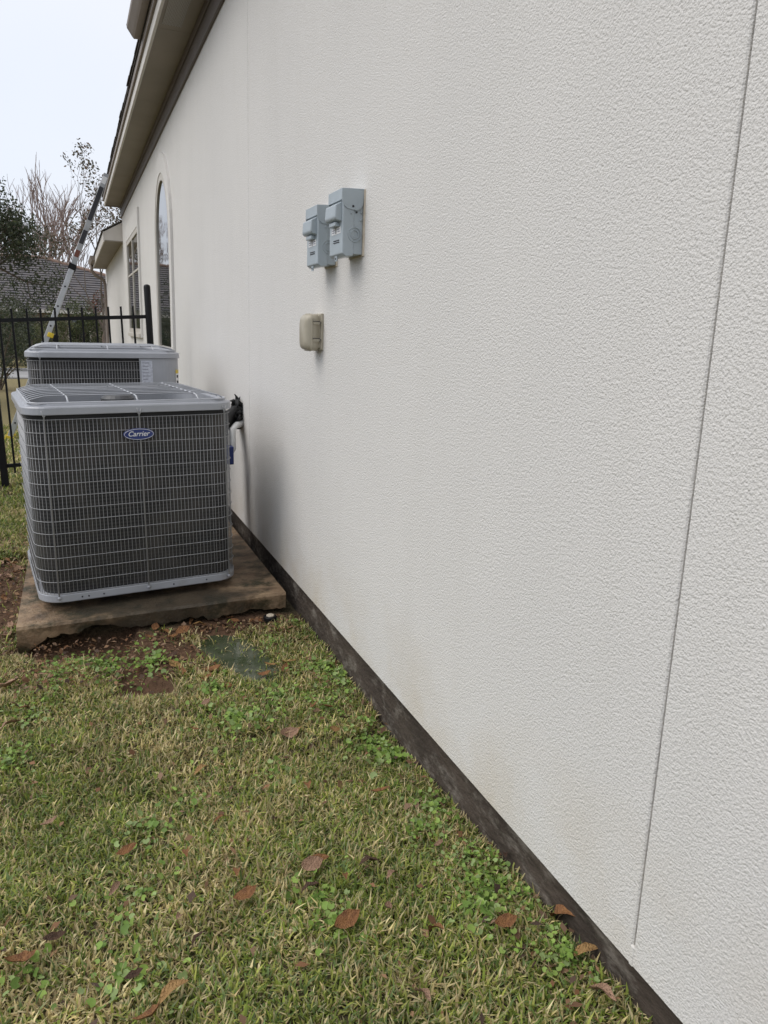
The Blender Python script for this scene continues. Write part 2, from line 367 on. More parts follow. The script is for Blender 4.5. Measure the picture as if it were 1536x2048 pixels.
# puddle
pm = MB(); ring = [(-0.385+0.27*math.cos(2*math.pi*k/28), 3.2+0.44*math.sin(2*math.pi*k/28), PUD_Z) for k in range(28)]
pm.add(ring, [tuple(range(28))])
WATER = mat('murky_water', (0.03, 0.045, 0.016), 0.04, col2=(0.10, 0.11, 0.075), nscale=7, detail=6, bump=0.0012, bscale=14, spec=0.5)
tag(pm.build('puddle', WATER), kind='structure')

# road and driveway far behind the fence
rd = MB(); rd.box((-60, 27.0, -0.4), (60, 30.6, -0.265)); tag(rd.build('road', ROADM), kind='structure')
kb = MB(); kb.box((-60, 30.6, -0.4), (60, 30.8, -0.16)); tag(kb.build('kerb', ROADM), kind='structure')

# ------------------------------------------------------------------ the house
house = thing('house', 'long cream stucco house side with brown soffit and arched window beside the lawn', 'house')
SB = 0.140; YE = 16.12; ZF = 3.444; ZS = 3.635; OV = 0.29
def panel(y0, y1, z0, z1, name='stucco_panel'):
    p = MB(); p.box((0, y0, z0), (0.10, y1, z1)); return p.build(name, STUCCO, house, bevel=0.003, seg=1)
J1, J2 = 1.0195, 4.741
panel(-3.5, J1-0.0022, SB, 3.8); panel(J1+0.0022, J2-0.002, SB, 3.8); panel(J2+0.002, YE, SB, 3.8)
panel(YE+0.003, 24.2, SB, 3.3)
for jy_, jx_, jz_ in ((J1, 0.007, SB+0.045), (J2, 0.006, SB)):
    p = MB(); p.box((jx_, jy_-0.0021, jz_), (0.09, jy_+0.0021, 3.8)); p.build('control_joint', JOINT, house)
p = MB(); p.box((-0.0015, J1-0.006, SB-0.0), (0.05, J1+0.006, SB+0.047)); p.build('joint_patch', STUCCO, house, bevel=0.002, seg=1)
# foundation, slightly behind the stucco face, rough lower edge buried in the ground
f_ = MB(); n_ = 240; v = []
for k in range(n_+1):
    y = -3.5+27.7*k/n_
    for z in (-0.30, 0.02, 0.09, SB-0.002):
        v.append((0.018+0.008*float(vnoise(y, z*8, 5.0))-0.004, y, z))
ff = [(k*4+j, k*4+j+1, (k+1)*4+j+1, (k+1)*4+j) for k in range(n_) for j in range(3)]
f_.add(v, ff); f_.box((0.05, -3.5, -0.3), (0.4, 24.2, SB-0.004)); f_.build('foundation', CONC, house)
p = MB(); p.box((0.0, 24.203, -0.4), (7, 24.3, 3.3)); p.build('end_wall', STUCCO, house)
p = MB(); p.box((0.12, -3.6, -0.2), (7, -3.503, 3.8)); p.build('end_wall', STUCCO, house)
# eave of the main roof
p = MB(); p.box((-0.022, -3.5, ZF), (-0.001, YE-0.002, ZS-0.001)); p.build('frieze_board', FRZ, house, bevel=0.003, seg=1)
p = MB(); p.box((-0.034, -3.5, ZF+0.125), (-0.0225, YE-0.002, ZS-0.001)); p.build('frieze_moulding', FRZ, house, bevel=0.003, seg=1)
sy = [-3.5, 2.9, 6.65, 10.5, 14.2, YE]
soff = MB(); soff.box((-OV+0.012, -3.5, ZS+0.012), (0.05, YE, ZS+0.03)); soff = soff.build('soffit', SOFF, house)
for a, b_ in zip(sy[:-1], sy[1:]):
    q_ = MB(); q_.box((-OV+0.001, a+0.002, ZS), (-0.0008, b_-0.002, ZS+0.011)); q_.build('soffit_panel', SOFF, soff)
def perf_mat():
    M = bpy.data.materials.new('perforated_vent'); M.use_nodes = True; t = M.node_tree; b = t.nodes['Principled BSDF']; b.inputs['Roughness'].default_value = 0.7
    tcn = t.nodes.new('ShaderNodeTexCoord'); mp = t.nodes.new('ShaderNodeMapping'); mp.inputs['Scale'].default_value = (70, 70, 70); mp.inputs['Rotation'].default_value = (0, 0, R(45))
    t.links.new(tcn.outputs['Object'], mp.inputs['Vector'])
    fr = t.nodes.new('ShaderNodeVectorMath'); fr.operation = 'FRACTION'; t.links.new(mp.outputs[0], fr.inputs[0])
    sb = t.nodes.new('ShaderNodeVectorMath'); sb.operation = 'SUBTRACT'; sb.inputs[1].default_value = (0.5, 0.5, 0); t.links.new(fr.outputs[0], sb.inputs[0])
    ml = t.nodes.new('ShaderNodeVectorMath'); ml.operation = 'MULTIPLY'; ml.inputs[1].default_value = (1, 1, 0); t.links.new(sb.outputs[0], ml.inputs[0])
    ln = t.nodes.new('ShaderNodeVectorMath'); ln.operation = 'LENGTH'; t.links.new(ml.outputs[0], ln.inputs[0])
    lt = t.nodes.new('ShaderNodeMath'); lt.operation = 'LESS_THAN'; lt.inputs[1].default_value = 0.3; t.links.new(ln.outputs['Value'], lt.inputs[0])
    x = t.nodes.new('ShaderNodeMix'); x.data_type = 'RGBA'; x.inputs[6].default_value = (0.40, 0.37, 0.33, 1); x.inputs[7].default_value = (0.02, 0.02, 0.02, 1)
    t.links.new(lt.outputs[0], x.inputs[0]); t.links.new(x.outputs[2], b.inputs['Base Color']); return M
PERF = perf_mat()
for a, b_ in ((1.6, 2.55), (5.6, 6.55), (-2, -1)):
    q_ = MB(); q_.box((-0.262, a, ZS-0.004), (-0.118, b_, ZS-0.0004)); q_.build('soffit_vent', PERF, house)
p = MB(); p.box((-OV-0.022, -3.5, ZS-0.015), (-OV, YE+0.02, ZS+0.105)); p.build('fascia', FASC, house, bevel=0.002, seg=1)
p = MB(); p.box((-OV-0.042, -3.5, ZS+0.075), (-OV-0.0225, YE+0.02, ZS+0.14)); p.build('fascia_trim', TRIM, house, bevel=0.002, seg=1)
p = MB(); p.prism([(-OV+0.002, ZS-0.012), (-0.001, ZS-0.012), (0.06, ZS+0.3), (-OV+0.002, ZS+0.1)], 'y', YE+0.001, YE+0.02); p.build('eave_return', TRIM, house)
# roof: deck + edge shingles
SL = math.tan(R(33)); RX0, RZ0 = -OV-0.055, ZS+0.140
roof = MB(); roof.prism([(RX0, RZ0), (RX0, RZ0+0.014), (4.5, RZ0+0.014+(4.5-RX0)*SL), (9, RZ0), (8.9, RZ0-0.02), (4.5, RZ0+(4.5-RX0)*SL-0.02)], 'y', -3.5, YE+0.06)
roof = roof.build('roof', SHING, house)
def shingles(par, y0, y1, rows, xs0, zs0, sl, L=0.33, th=0.011):
    proto = []
    for k in range(4):
        q_ = MB(); jx = random.uniform(-0.006, 0.006); w_ = L-0.012
        d_ = 0.24
        q_.add([(jx, 0, 0), (jx+d_, 0, d_*sl), (jx+d_, w_, d_*sl), (jx, w_, 0), (jx, 0, th+0.002*k), (jx+d_, 0, d_*sl+0.003), (jx+d_, w_, d_*sl+0.003), (jx, w_, th+0.002*((k*3) % 4))],
               [(0,3,2,1),(4,5,6,7),(0,1,5,4),(1,2,6,5),(2,3,7,6),(3,0,4,7)])
        proto.append(q_.mesh('shingle', SHING))
    for r_ in range(rows):
        y = y0-(r_ % 2)*L/2
        while y < y1:
            o = link('shingle', random.choice(proto), par)
            o.location = (xs0+0.19*r_-0.008+random.uniform(-.004, .004), y, zs0+0.19*r_*sl+0.004+random.uniform(0, .004)+0.002*(r_ % 2)); y += L
shingles(roof, -1.0, YE, 2, RX0, RZ0+0.014, SL)
# rain gutter over the near half of the eave
prof = [(-0.345, 3.775), (-0.395, 3.772), (-0.41, 3.79), (-0.446, 3.845), (-0.45, 3.872), (-0.438, 3.874), (-0.43, 3.85), (-0.398, 3.80), (-0.385, 3.786), (-0.349, 3.786), (-0.349, 3.872), (-0.3445, 3.872)]
p = MB(); p.prism(prof, 'y', -3.5, 7.40); gut = p.build('gutter', TRIM, house)
p = MB(); p.prism([(-0.345, 3.774), (-0.395, 3.771), (-0.41, 3.789), (-0.448, 3.845), (-0.452, 3.873), (-0.345, 3.873)], 'y', 7.4005, 7.404); p.build('end_cap', TRIM, gut)
# lower wing eave
wz = 3.0; wo_ = 0.33
p = MB(); p.box((-wo_, YE+0.025, wz), (-0.001, 23.9, wz+0.02)); p.build('wing_soffit', SOFF, house)
p = MB(); p.box((-wo_-0.022, YE+0.025, wz-0.012), (-wo_-0.001, 23.9, wz+0.17)); p.build('wing_fascia', FASC, house)
p = MB(); p.prism([(-wo_, wz+0.021), (-0.001, wz+0.021), (-0.001, wz+0.36), (-wo_, wz+0.175)], 'y', YE+0.03, YE+0.05); p.build('wing_eave_return', FASC, house)
p = MB(); p.prism([(-wo_-0.05, wz+0.172), (-wo_-0.05, wz+0.192), (3, wz+0.192+(3+wo_+.05)*0.56), (3, wz+0.172+(3+wo_+.05)*0.56)], 'y', YE+0.021, 23.95); p.build('wing_roof', SHING, house)
# upper end wall between the roofs
# wing gutter and downspout
p = MB(); p.prism([(-wo_-0.024, wz+0.05), (-wo_-0.10, wz+0.05), (-wo_-0.14, wz+0.16), (-wo_-0.024, wz+0.16)], 'y', 21.6, 23.95); p.build('wing_gutter', TRIM, house)
p = MB(); p.tube([(-wo_-0.07, 23.2, wz+0.05), (-wo_-0.07, 23.2, wz-0.10), (-wo_+0.03, 23.4, wz-0.22), (-0.09, 23.6, wz-0.30), (-0.05, 23.65, wz-0.42), (-0.05, 23.65, 0.1), (-0.12, 23.6, 0.0)], 0.042, 8); p.build('downspout', TRIM, house)

# windows: raised stucco surround, frame, sill, panes
def arch_pts(yc, hw, zs_, n=16):
    return [(yc+hw*math.cos(math.pi*k/n), zs_+hw*math.sin(math.pi*k/n)) for k in range(n+1)]
def arch_ring(yc, hw_o, zso, hw_i, zsi, zb, x0, x1, n=16):
    """frame between two arches, open at the bottom"""
    o_ = [(yc+hw_o, zb)]+arch_pts(yc, hw_o, zso, n)+[(yc-hw_o, zb)]; i_ = [(yc+hw_i, zb)]+arch_pts(yc, hw_i, zsi, n)+[(yc-hw_i, zb)]
    m_ = MB(); k = len(o_)
    v = [(x0, *a) for a in o_]+[(x0, *a) for a in i_]+[(x1, *a) for a in o_]+[(x1, *a) for a in i_]; f = []
    for j in range(k-1):
        f += [(j, j+1, k+j+1, k+j), (2*k+j, 2*k+k+j, 2*k+k+j+1, 2*k+j+1), (j, 2*k+j, 2*k+j+1, j+1), (k+j, k+j+1, 3*k+j+1, 3*k+j)]
    f += [(0, k, 3*k, 2*k), (k-1, 2*k+k-1, 3*k+k-1, k+k-1)]
    return m_.add(v, f)
wc = 9.20
win = arch_ring(wc, 0.84, 2.42, 0.68, 2.38, 1.16, -0.028, 0.0005).build('arched_window', STUCCO, house)
fr = arch_ring(wc, 0.68, 2.38, 0.605, 2.38, 1.205, -0.022, 0.0005).build('frame', WTRIM, win)
p = MB(); p.add([(-0.006, y, z) for y, z in [(wc+0.606, 1.205)]+arch_pts(wc, 0.606, 2.38)+[(wc-0.606, 1.205)]], [tuple(range(19))]); p.build('pane', GLASS, win)
p = MB(); p.box((-0.05, wc-0.72, 1.158), (0.0, wc+0.72, 1.204)); p.build('sill', WTRIM, win, bevel=0.004, seg=1)
def rect_window(y0, y1, z0, z1, nm):
    w_ = MB()
    for a, b_ in (((-0.028, y0-0.16, z0-0.06), (0, y0, z1+0.25)), ((-0.028, y1, z0-0.06), (0, y1+0.16, z1+0.25)), ((-0.0275, y0, z1), (0, y1, z1+0.2495))): w_.box(a, b_)
    w_ = w_.build(nm, STUCCO, house)
    f2 = MB(); e = 0.075
    f2.box((-0.022, y0, z0), (0, y0+e, z1)); f2.box((-0.022, y1-e, z0), (0, y1, z1)); f2.box((-0.022, y0+e, z1-e), (0, y1-e, z1)); f2.box((-0.022, y0+e, z0), (0, y1-e, z0+e)); f2.build('frame', WTRIM, w_)
    p = MB(); p.box((-0.006, y0+e, z0+e), (-0.001, y1-e, z1-e)); p.build('pane', GLASS, w_)
    ym = (y0+y1)/2
    p = MB(); p.box((-0.02, ym-0.05, z0+e), (-0.0065, ym+0.05, z1-e)); p.build('mullion', WTRIM, w_)
    zm = z0+0.62*(z1-z0)
    p = MB(); p.box((-0.015, y0+e, zm-0.015), (-0.0065, ym-0.05, zm+0.015)); p.box((-0.015, ym+0.05, zm-0.015), (-0.0065, y1-e, zm+0.015)); p.build('meeting_rail', WTRIM, w_)
    p = MB(); p.box((-0.05, y0-0.05, z0-0.062), (0.0, y1+0.05, z0-0.001)); p.build('sill', WTRIM, w_, bevel=0.004, seg=1)
rect_window(12.45, 14.85, 1.32, 2.88, 'window')

# ------------------------------------------------------------------ concrete pad
def padz(x): return 0.048+0.034*(x+1.318)/1.273
pad = MB(); x0, x1, y0, y1 = -1.318, -0.045, 3.60, 6.75
N = 110; top = []; bot = []; mid = []
for k in range(N+1):
    x = x0+(x1-x0)*k/N; jy = 0.010*float(vnoise(x, 2.0, 11))+0.05*(k/N)
    hollow = 0.022*math.exp(-((x+1.03)/0.22)**2)
    zb_ = -0.055+hollow+0.034*float(vnoise(x, 5.0, 9))+0.022*float(vnoise(x, 8, 31))+0.012*float(vnoise(x, 3, 50))
    if x < -1.20: zb_ = min(zb_, -0.03-0.05*min(1, (-1.20-x)/0.08))
    zb_ += 0.02*(k/N); zt = padz(x)
    top.append((x, y0+jy+0.008, zt+0.002*float(vnoise(x, 1, 8)))); mid.append((x, y0+jy-0.002+0.006*float(vnoise(x, 3, 16)), zt-0.012)); bot.append((x, y0+jy+0.004+0.016*float(vnoise(x, 3, 25)), zb_))
back = [(x0+(x1-x0)*k/N, y1, padz(x0+(x1-x0)*k/N)) for k in range(N+1)]; inn = [(b_[0], y0+0.16, b_[2]+0.005) for b_ in bot]
pad.loft([back, top, mid, bot, inn], closed=False)
pad.add([(x0, y1, padz(x0)), top[0], mid[0], bot[0], (x0, y1, -0.06)], [(0, 1, 2, 3, 4)]); pad.add([(x1, y1, padz(x1)), top[-1], mid[-1], bot[-1], (x1, y1, -0.06)], [(4, 3, 2, 1, 0)])
pad.add([(x0, y1, padz(x0)), (x1, y1, padz(x1)), (x1, y1, -0.06), (x0, y1, -0.06)], [(0, 1, 2, 3)])
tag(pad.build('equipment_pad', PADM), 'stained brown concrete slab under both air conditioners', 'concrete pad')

# ------------------------------------------------------------------ air conditioners
def serif_text(body, size, M, parent, ext=0.0006, shear=0.32, off=0.0):
    cu = bpy.data.curves.new('lettering', 'FONT'); cu.body = body; cu.size = size; cu.extrude = ext; cu.shear = shear; cu.offset = off
    cu.align_x = 'CENTER'; cu.align_y = 'CENTER'
    o = bpy.data.objects.new('tmp', cu); COL.objects.link(o)
    me = bpy.data.meshes.new_from_object(o.evaluated_get(bpy.context.evaluated_depsgraph_get()))
    bpy.data.objects.remove(o); me.materials.clear(); me.materials.append(M)
    return link('lettering', me, parent)

def ac_unit(label, loc, rz, W, D, H, front_panel=False):
    """W x D footprint, H to the top of the hood skirt; local front is -Y"""
    t = thing('air_conditioner', label, 'air conditioner', loc, rz, 'outdoor condenser units on the slab')
    rc = 0.115
    for sx in (-1, 1):
        for sy_ in (-1, 1):
            q_ = MB(); q_.box((sx*(W/2-0.19)-0.05, sy_*(D/2-0.19)-0.05, 0), (sx*(W/2-0.19)+0.05, sy_*(D/2-0.19)+0.05, 0.046)); q_.build('foot', RUBBER, t, bevel=0.004, seg=1)
    def ringz(wd, dd, r_, z, n=8): return [(x, y, z) for x, y in rrect(W+wd, D+dd, r_, n)]
    zb_ = 0.045
    b = MB(); b.loft([ringz(-.06, -.06, rc, zb_), ringz(-.004, -.004, rc, zb_+.002), ringz(0, 0, rc, zb_+.006), ringz(0, 0, rc, zb_+.036), ringz(-.004, -.004, rc, zb_+.040), ringz(-.03, -.03, rc, zb_+.040)], cap0=True, cap1=True)
    base = b.build('base_pan', ACGREY, t)
    for px_ in (-0.30, -0.27, -0.2, 0.14, 0.31):
        q_ = MB(); q_.tube([(px_, -D/2-0.0025, zb_+0.02), (px_, -D/2+0.004, zb_+0.02)], 0.004, 8); q_.build('screw', INK, base)
    zc0, zc1 = zb_+0.041, H-0.041
    c = MB(); c.loft([ringz(-.05, -.05, rc-.02, zc0), ringz(-.05, -.05, rc-.02, zc1)]); c.build('coil', COIL, t)
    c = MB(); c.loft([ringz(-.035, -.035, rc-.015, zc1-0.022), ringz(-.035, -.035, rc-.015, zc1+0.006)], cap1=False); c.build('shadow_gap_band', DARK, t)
    c = MB(); c.loft([ringz(-.1, -.1, rc-.02, H-0.30), ringz(-.1, -.1, rc-.02, H-0.30)], cap0=True); c.v = c.v[:36]; c.f = [tuple(range(35, -1, -1))]; c.sm = [False]; c.build('inner_deck', DARK, t)
    # wire guard
    path = rrect(W-0.012, D-0.012, rc-.005, 8)
    L = [0]
    for k in range(len(path)): L.append(L[-1]+math.dist(path[k], path[(k+1) % len(path)]))
    def at(s_):
        s_ %= L[-1]
        for k in range(len(path)):
            if L[k] <= s_ <= L[k+1]:
                u = (s_-L[k])/max(L[k+1]-L[k], 1e-9); a, b_ = path[k], path[(k+1) % len(path)]
                return (a[0]+(b_[0]-a[0])*u, a[1]+(b_[1]-a[1])*u)
    vw = MB(); vw.tube([(0, 0, zc0-0.004), (0, 0, zc1-0.016)], 0.00125, 5); vwm = vw.mesh('vertical_wire', WIRE)
    # path starts on the front at the right corner and runs up the right side first; the front is the last stretch
    xlim = (-W, W*0.22) if front_panel else (-W, W)
    s_ = 0.0
    while s_ < L[-1]:
        x, y = at(s_)
        if (y < D*0.18 and not front_panel) or (front_panel and x < xlim[1] and (x < -W/2+0.15 or y < 0) and y < D*0.18):
            o = link('vertical_wire', vwm, t); o.location = (x, y, 0)
        s_ += 0.0178
    nrow = int((zc1-zc0)/0.058)
    if front_panel:
        run = [p_ for p_ in path if p_[0] < 0 and p_[1] < D*0.35]; run = [(-W/2+.006, D*0.25)]+[p_ for p_ in run if p_[1] < 0]+[(xlim[1], -D/2+.006)]
    else:
        k0 = 0; right = [p_ for p_ in path if p_[0] > 0 and p_[1] < 0]; left = [p_ for p_ in path if p_[0] < 0 and p_[1] < 0]
        run = [(-W/2+.006, D*0.25)]+left+right+[(W/2-.006, D*0.2)]
    run2 = []
    cen = Vector((0, 0))
    for p_ in run: run2.append((p_[0]*(1+0.0045/(W/2)), p_[1]*(1+0.0045/(D/2)), 0))
    hw = MB(); hw.tube(run2, 0.0016, 5); hwm = hw.mesh('horizontal_wire', WIRE)
    for k in range(nrow+1):
        o = link('horizontal_wire', hwm, t); o.location = (0, 0, zc1-0.018-(zc1-zc0-0.022)*k/nrow)
    for px_ in ((0.015,) if not front_panel else (-0.4,))+((-W/2+0.085, W/2-0.055) if not front_panel else ()):
        yy = -D/2-0.004 if abs(px_) < 0.2 else -D/2+0.004
        q_ = MB(); q_.tube([(px_, yy, zb_+0.028), (px_, yy, H-0.035), (px_, yy-0.006, H-0.03)], 0.0030, 6); rod = q_.build('tie_rod', WIRE, t)
        q_ = MB(); q_.tube([(px_-0.010, yy-0.004, H-0.016), (px_-0.004, yy-0.005, H-0.040), (px_, yy-0.005, H-0.048), (px_+0.004, yy-0.005, H-0.040), (px_+0.010, yy-0.004, H-0.016)], 0.0028, 6); q_.build('hook', WIRE, rod)
        q_ = MB(); q_.tube([(px_, yy-0.006, zb_+0.024), (px_, yy+0.01, zb_+0.024)], 0.008, 8); q_.build('screw', ACGREY, rod)
    # sheet-metal corner with the electrics: right rear on the near unit, right front on the far one
    rr = rrect(W-0.006, D-0.006, rc, 8)
    if front_panel: seg_ = [(xlim[1], -D/2+.003)]+[p_ for p_ in rr if p_[0] > xlim[1]][:9]+[(W/2-.003, D*0.3)]
    else: seg_ = [(W/2-.003, D*0.22)]+[p_ for p_ in rr if p_[0] > 0 and p_[1] > 0]+[(W*0.2, D/2-.003)]
    q_ = MB(); q_.loft([[(x, y, zc0) for x, y in seg_], [(x, y, zc1+0.002) for x, y in seg_]], closed=False); cp = q_.build('corner_panel', ACGREY, t)
    if front_panel:
        q_ = MB(); q_.box((xlim[1]+0.012, -D/2-0.0006, zc1-0.24), (xlim[1]+0.085, -D/2+0.002, zc1-0.012)); st = q_.build('data_label', PAPER, t)
        for k in range(9):
            q_ = MB(); q_.box((xlim[1]+0.02, -D/2-0.0012, zc1-0.03-0.022*k), (xlim[1]+random.uniform(.05, .078), -D/2-0.0007, zc1-0.024-0.022*k)); q_.build('print_line', mat_print, st)
        # warning sticker round the right front corner
        a = at(L[-1]+0.0); aa = W/2-rc
        def cpt(deg, z, o=0.0012): return (aa+(rc+o-.003)*math.cos(R(deg)), -D/2+rc+(rc+o-.003)*math.sin(R(deg)), z)
        for nm, z0_, z1_, M_, o in (('warning_sticker', zc1-0.20, zc1-0.075, WHITE, .0012), ('sticker_header', zc1-0.10, zc1-0.075, YEL, .0018), ('sticker_symbol', zc1-0.13, zc1-0.112, INK, .0018), ('sticker_symbol', zc1-0.19, zc1-0.15, INK, .0018)):
            q_ = MB(); d0, d1 = (-42, -12) if nm != 'sticker_symbol' else (-36, -22)
            q_.loft([[cpt(d0+(d1-d0)*k/5, z0_, o) for k in range(6)], [cpt(d0+(d1-d0)*k/5, z1_, o) for k in range(6)]], closed=False); q_.build(nm, M_, t)
    else:
        # oval badge with the maker's name
        bx, bz = 0.008, H-0.140
        q_ = MB(); n = 40
        q_.loft([[(bx+a_*math.cos(2*math.pi*k/n), -D/2-yo, bz+b_*math.sin(2*math.pi*k/n)) for k in range(n)] for a_, b_, yo in ((0.072, 0.0285, 0.004), (0.072, 0.0285, 0.012), (0.069, 0.026, 0.0145))], cap1=True)
        bd = q_.build('badge', BLUE, t)
        q_ = MB(); q_.tube([(bx+0.0675*math.cos(2*math.pi*k/n), -D/2-0.0145, bz+0.0250*math.sin(2*math.pi*k/n)) for k in range(n)], 0.0011, 5, closed=True); q_.build('badge_rim', WHITE, bd)
        tx = serif_text('Carrier', 0.0335, WHITE, bd, ext=0.0005, shear=0.30, off=0.0003)
        tx.location = (bx-0.003, -D/2-0.0153, bz+0.0015); tx.rotation_euler = (R(90), 0, 0); tx.scale = (0.98, 1, 1)
    # hood
    h = MB()
    h.loft([ringz(-.02, -.02, rc, H-0.037), ringz(.012, .012, rc, H-0.037), ringz(.014, .014, rc, H-0.034), ringz(.012, .012, rc, H-0.006), ringz(.004, .004, rc, H), ringz(-.03, -.03, rc-.01, H+.001), ringz(-.034, -.034, rc-.01, H+.003),
            ringz(-.040, -.040, rc-.01, H+.011), ringz(-.046, -.046, rc-.01, H+.013), ringz(-.085, -.085, 0.12, H+.013), ringz(-.095, -.095, 0.12, H+.006), ringz(-.10, -.10, 0.12, H-.09)])
    hood = h.build('hood', ACGREY, t)
    # top guard: bowed parallel wires over three cross ribs
    gw = W-0.062; gd = D-0.062; zt_ = H+.015; lift = 0.026
    nw = 10; tm = {}
    for k in range(nw+1):
        v_ = -gd/2+gd*k/nw; e = abs(2*k/nw-1); hgt = lift*(1-max(0, (e-0.80)/0.2)**2); tap = gw/2-0.05*max(0, (e-0.85)/0.15)
        q_ = MB(); q_.tube([(-tap, v_, zt_), (-tap+0.012, v_, zt_+hgt*0.4), (-tap+0.07, v_, zt_+hgt*0.92), (-tap+0.11, v_, zt_+hgt), (tap-0.11, v_, zt_+hgt), (tap-0.07, v_, zt_+hgt*0.92), (tap-0.012, v_, zt_+hgt*0.4), (tap, v_, zt_)], 0.0030, 5); q_.build('top_guard_wire', TOPWIRE, t)
    for u in (-0.30*W, 0.02*W, 0.32*W):
        q_ = MB(); q_.tube([(u, -gd/2-.002, zt_), (u, -gd/2+0.04, zt_+lift*.75), (u, -gd/2+0.09, zt_+lift-.004), (u, gd/2-0.09, zt_+lift-.004), (u, gd/2-0.04, zt_+lift*.75), (u, gd/2+.002, zt_)], 0.0045, 6); q_.build('top_guard_rib', TOPWIRE, t)
    q_ = MB(); q_.tube([(x, y, zt_) for x, y in rrect(gw+.01, gd+.01, 0.06, 5)], 0.004, 6, closed=True); q_.build('top_guard_rim', TOPWIRE, t)
    # fan below the guard
    q_ = MB(); q_.loft([[(r_*math.cos(2*math.pi*k/20), r_*math.sin(2*math.pi*k/20), z) for k in range(20)] for r_, z in ((0.085, H-0.14), (0.085, H-0.01), (0.07, H+0.006), (0.02, H+0.008))], cap0=True, cap1=True); q_.build('fan_motor', FANM, t)
    for k in range(3):
        q_ = MB(); a0 = k*2*math.pi/3+0.4
        v_ = []
        for j in range(5):
            for rr_ in (0.09, 0.33):
                a = a0+j*0.2*(1.0 if rr_ < .2 else 0.95); v_.append((rr_*math.cos(a), rr_*math.sin(a), H-0.12+0.018*j))
        q_.add(v_, [(2*j, 2*j+1, 2*j+3, 2*j+2) for j in range(4)], True); bl = q_.build('fan_blade', FANM, t)
        md = bl.modifiers.new('thick', 'SOLIDIFY'); md.thickness = 0.003
    return t
mat_print = mat('grey_print', (0.30, 0.31, 0.36), 0.6)
ac1 = ac_unit('nearer grey air conditioner with a blue oval badge on its wire guard', (-0.785, 4.285, 0.060), R(5.5), 0.975, 0.975, 0.985)
ac1.rotation_euler = (0, R(-1.1), R(6.3))
ac2 = ac_unit('farther grey air conditioner behind the badged one, white data label on its front', (-0.800, 5.95, 0.058), R(0.5), 0.975, 0.975, 1.178, True)
ac2.rotation_euler = (0, R(-0.8), R(0.5))

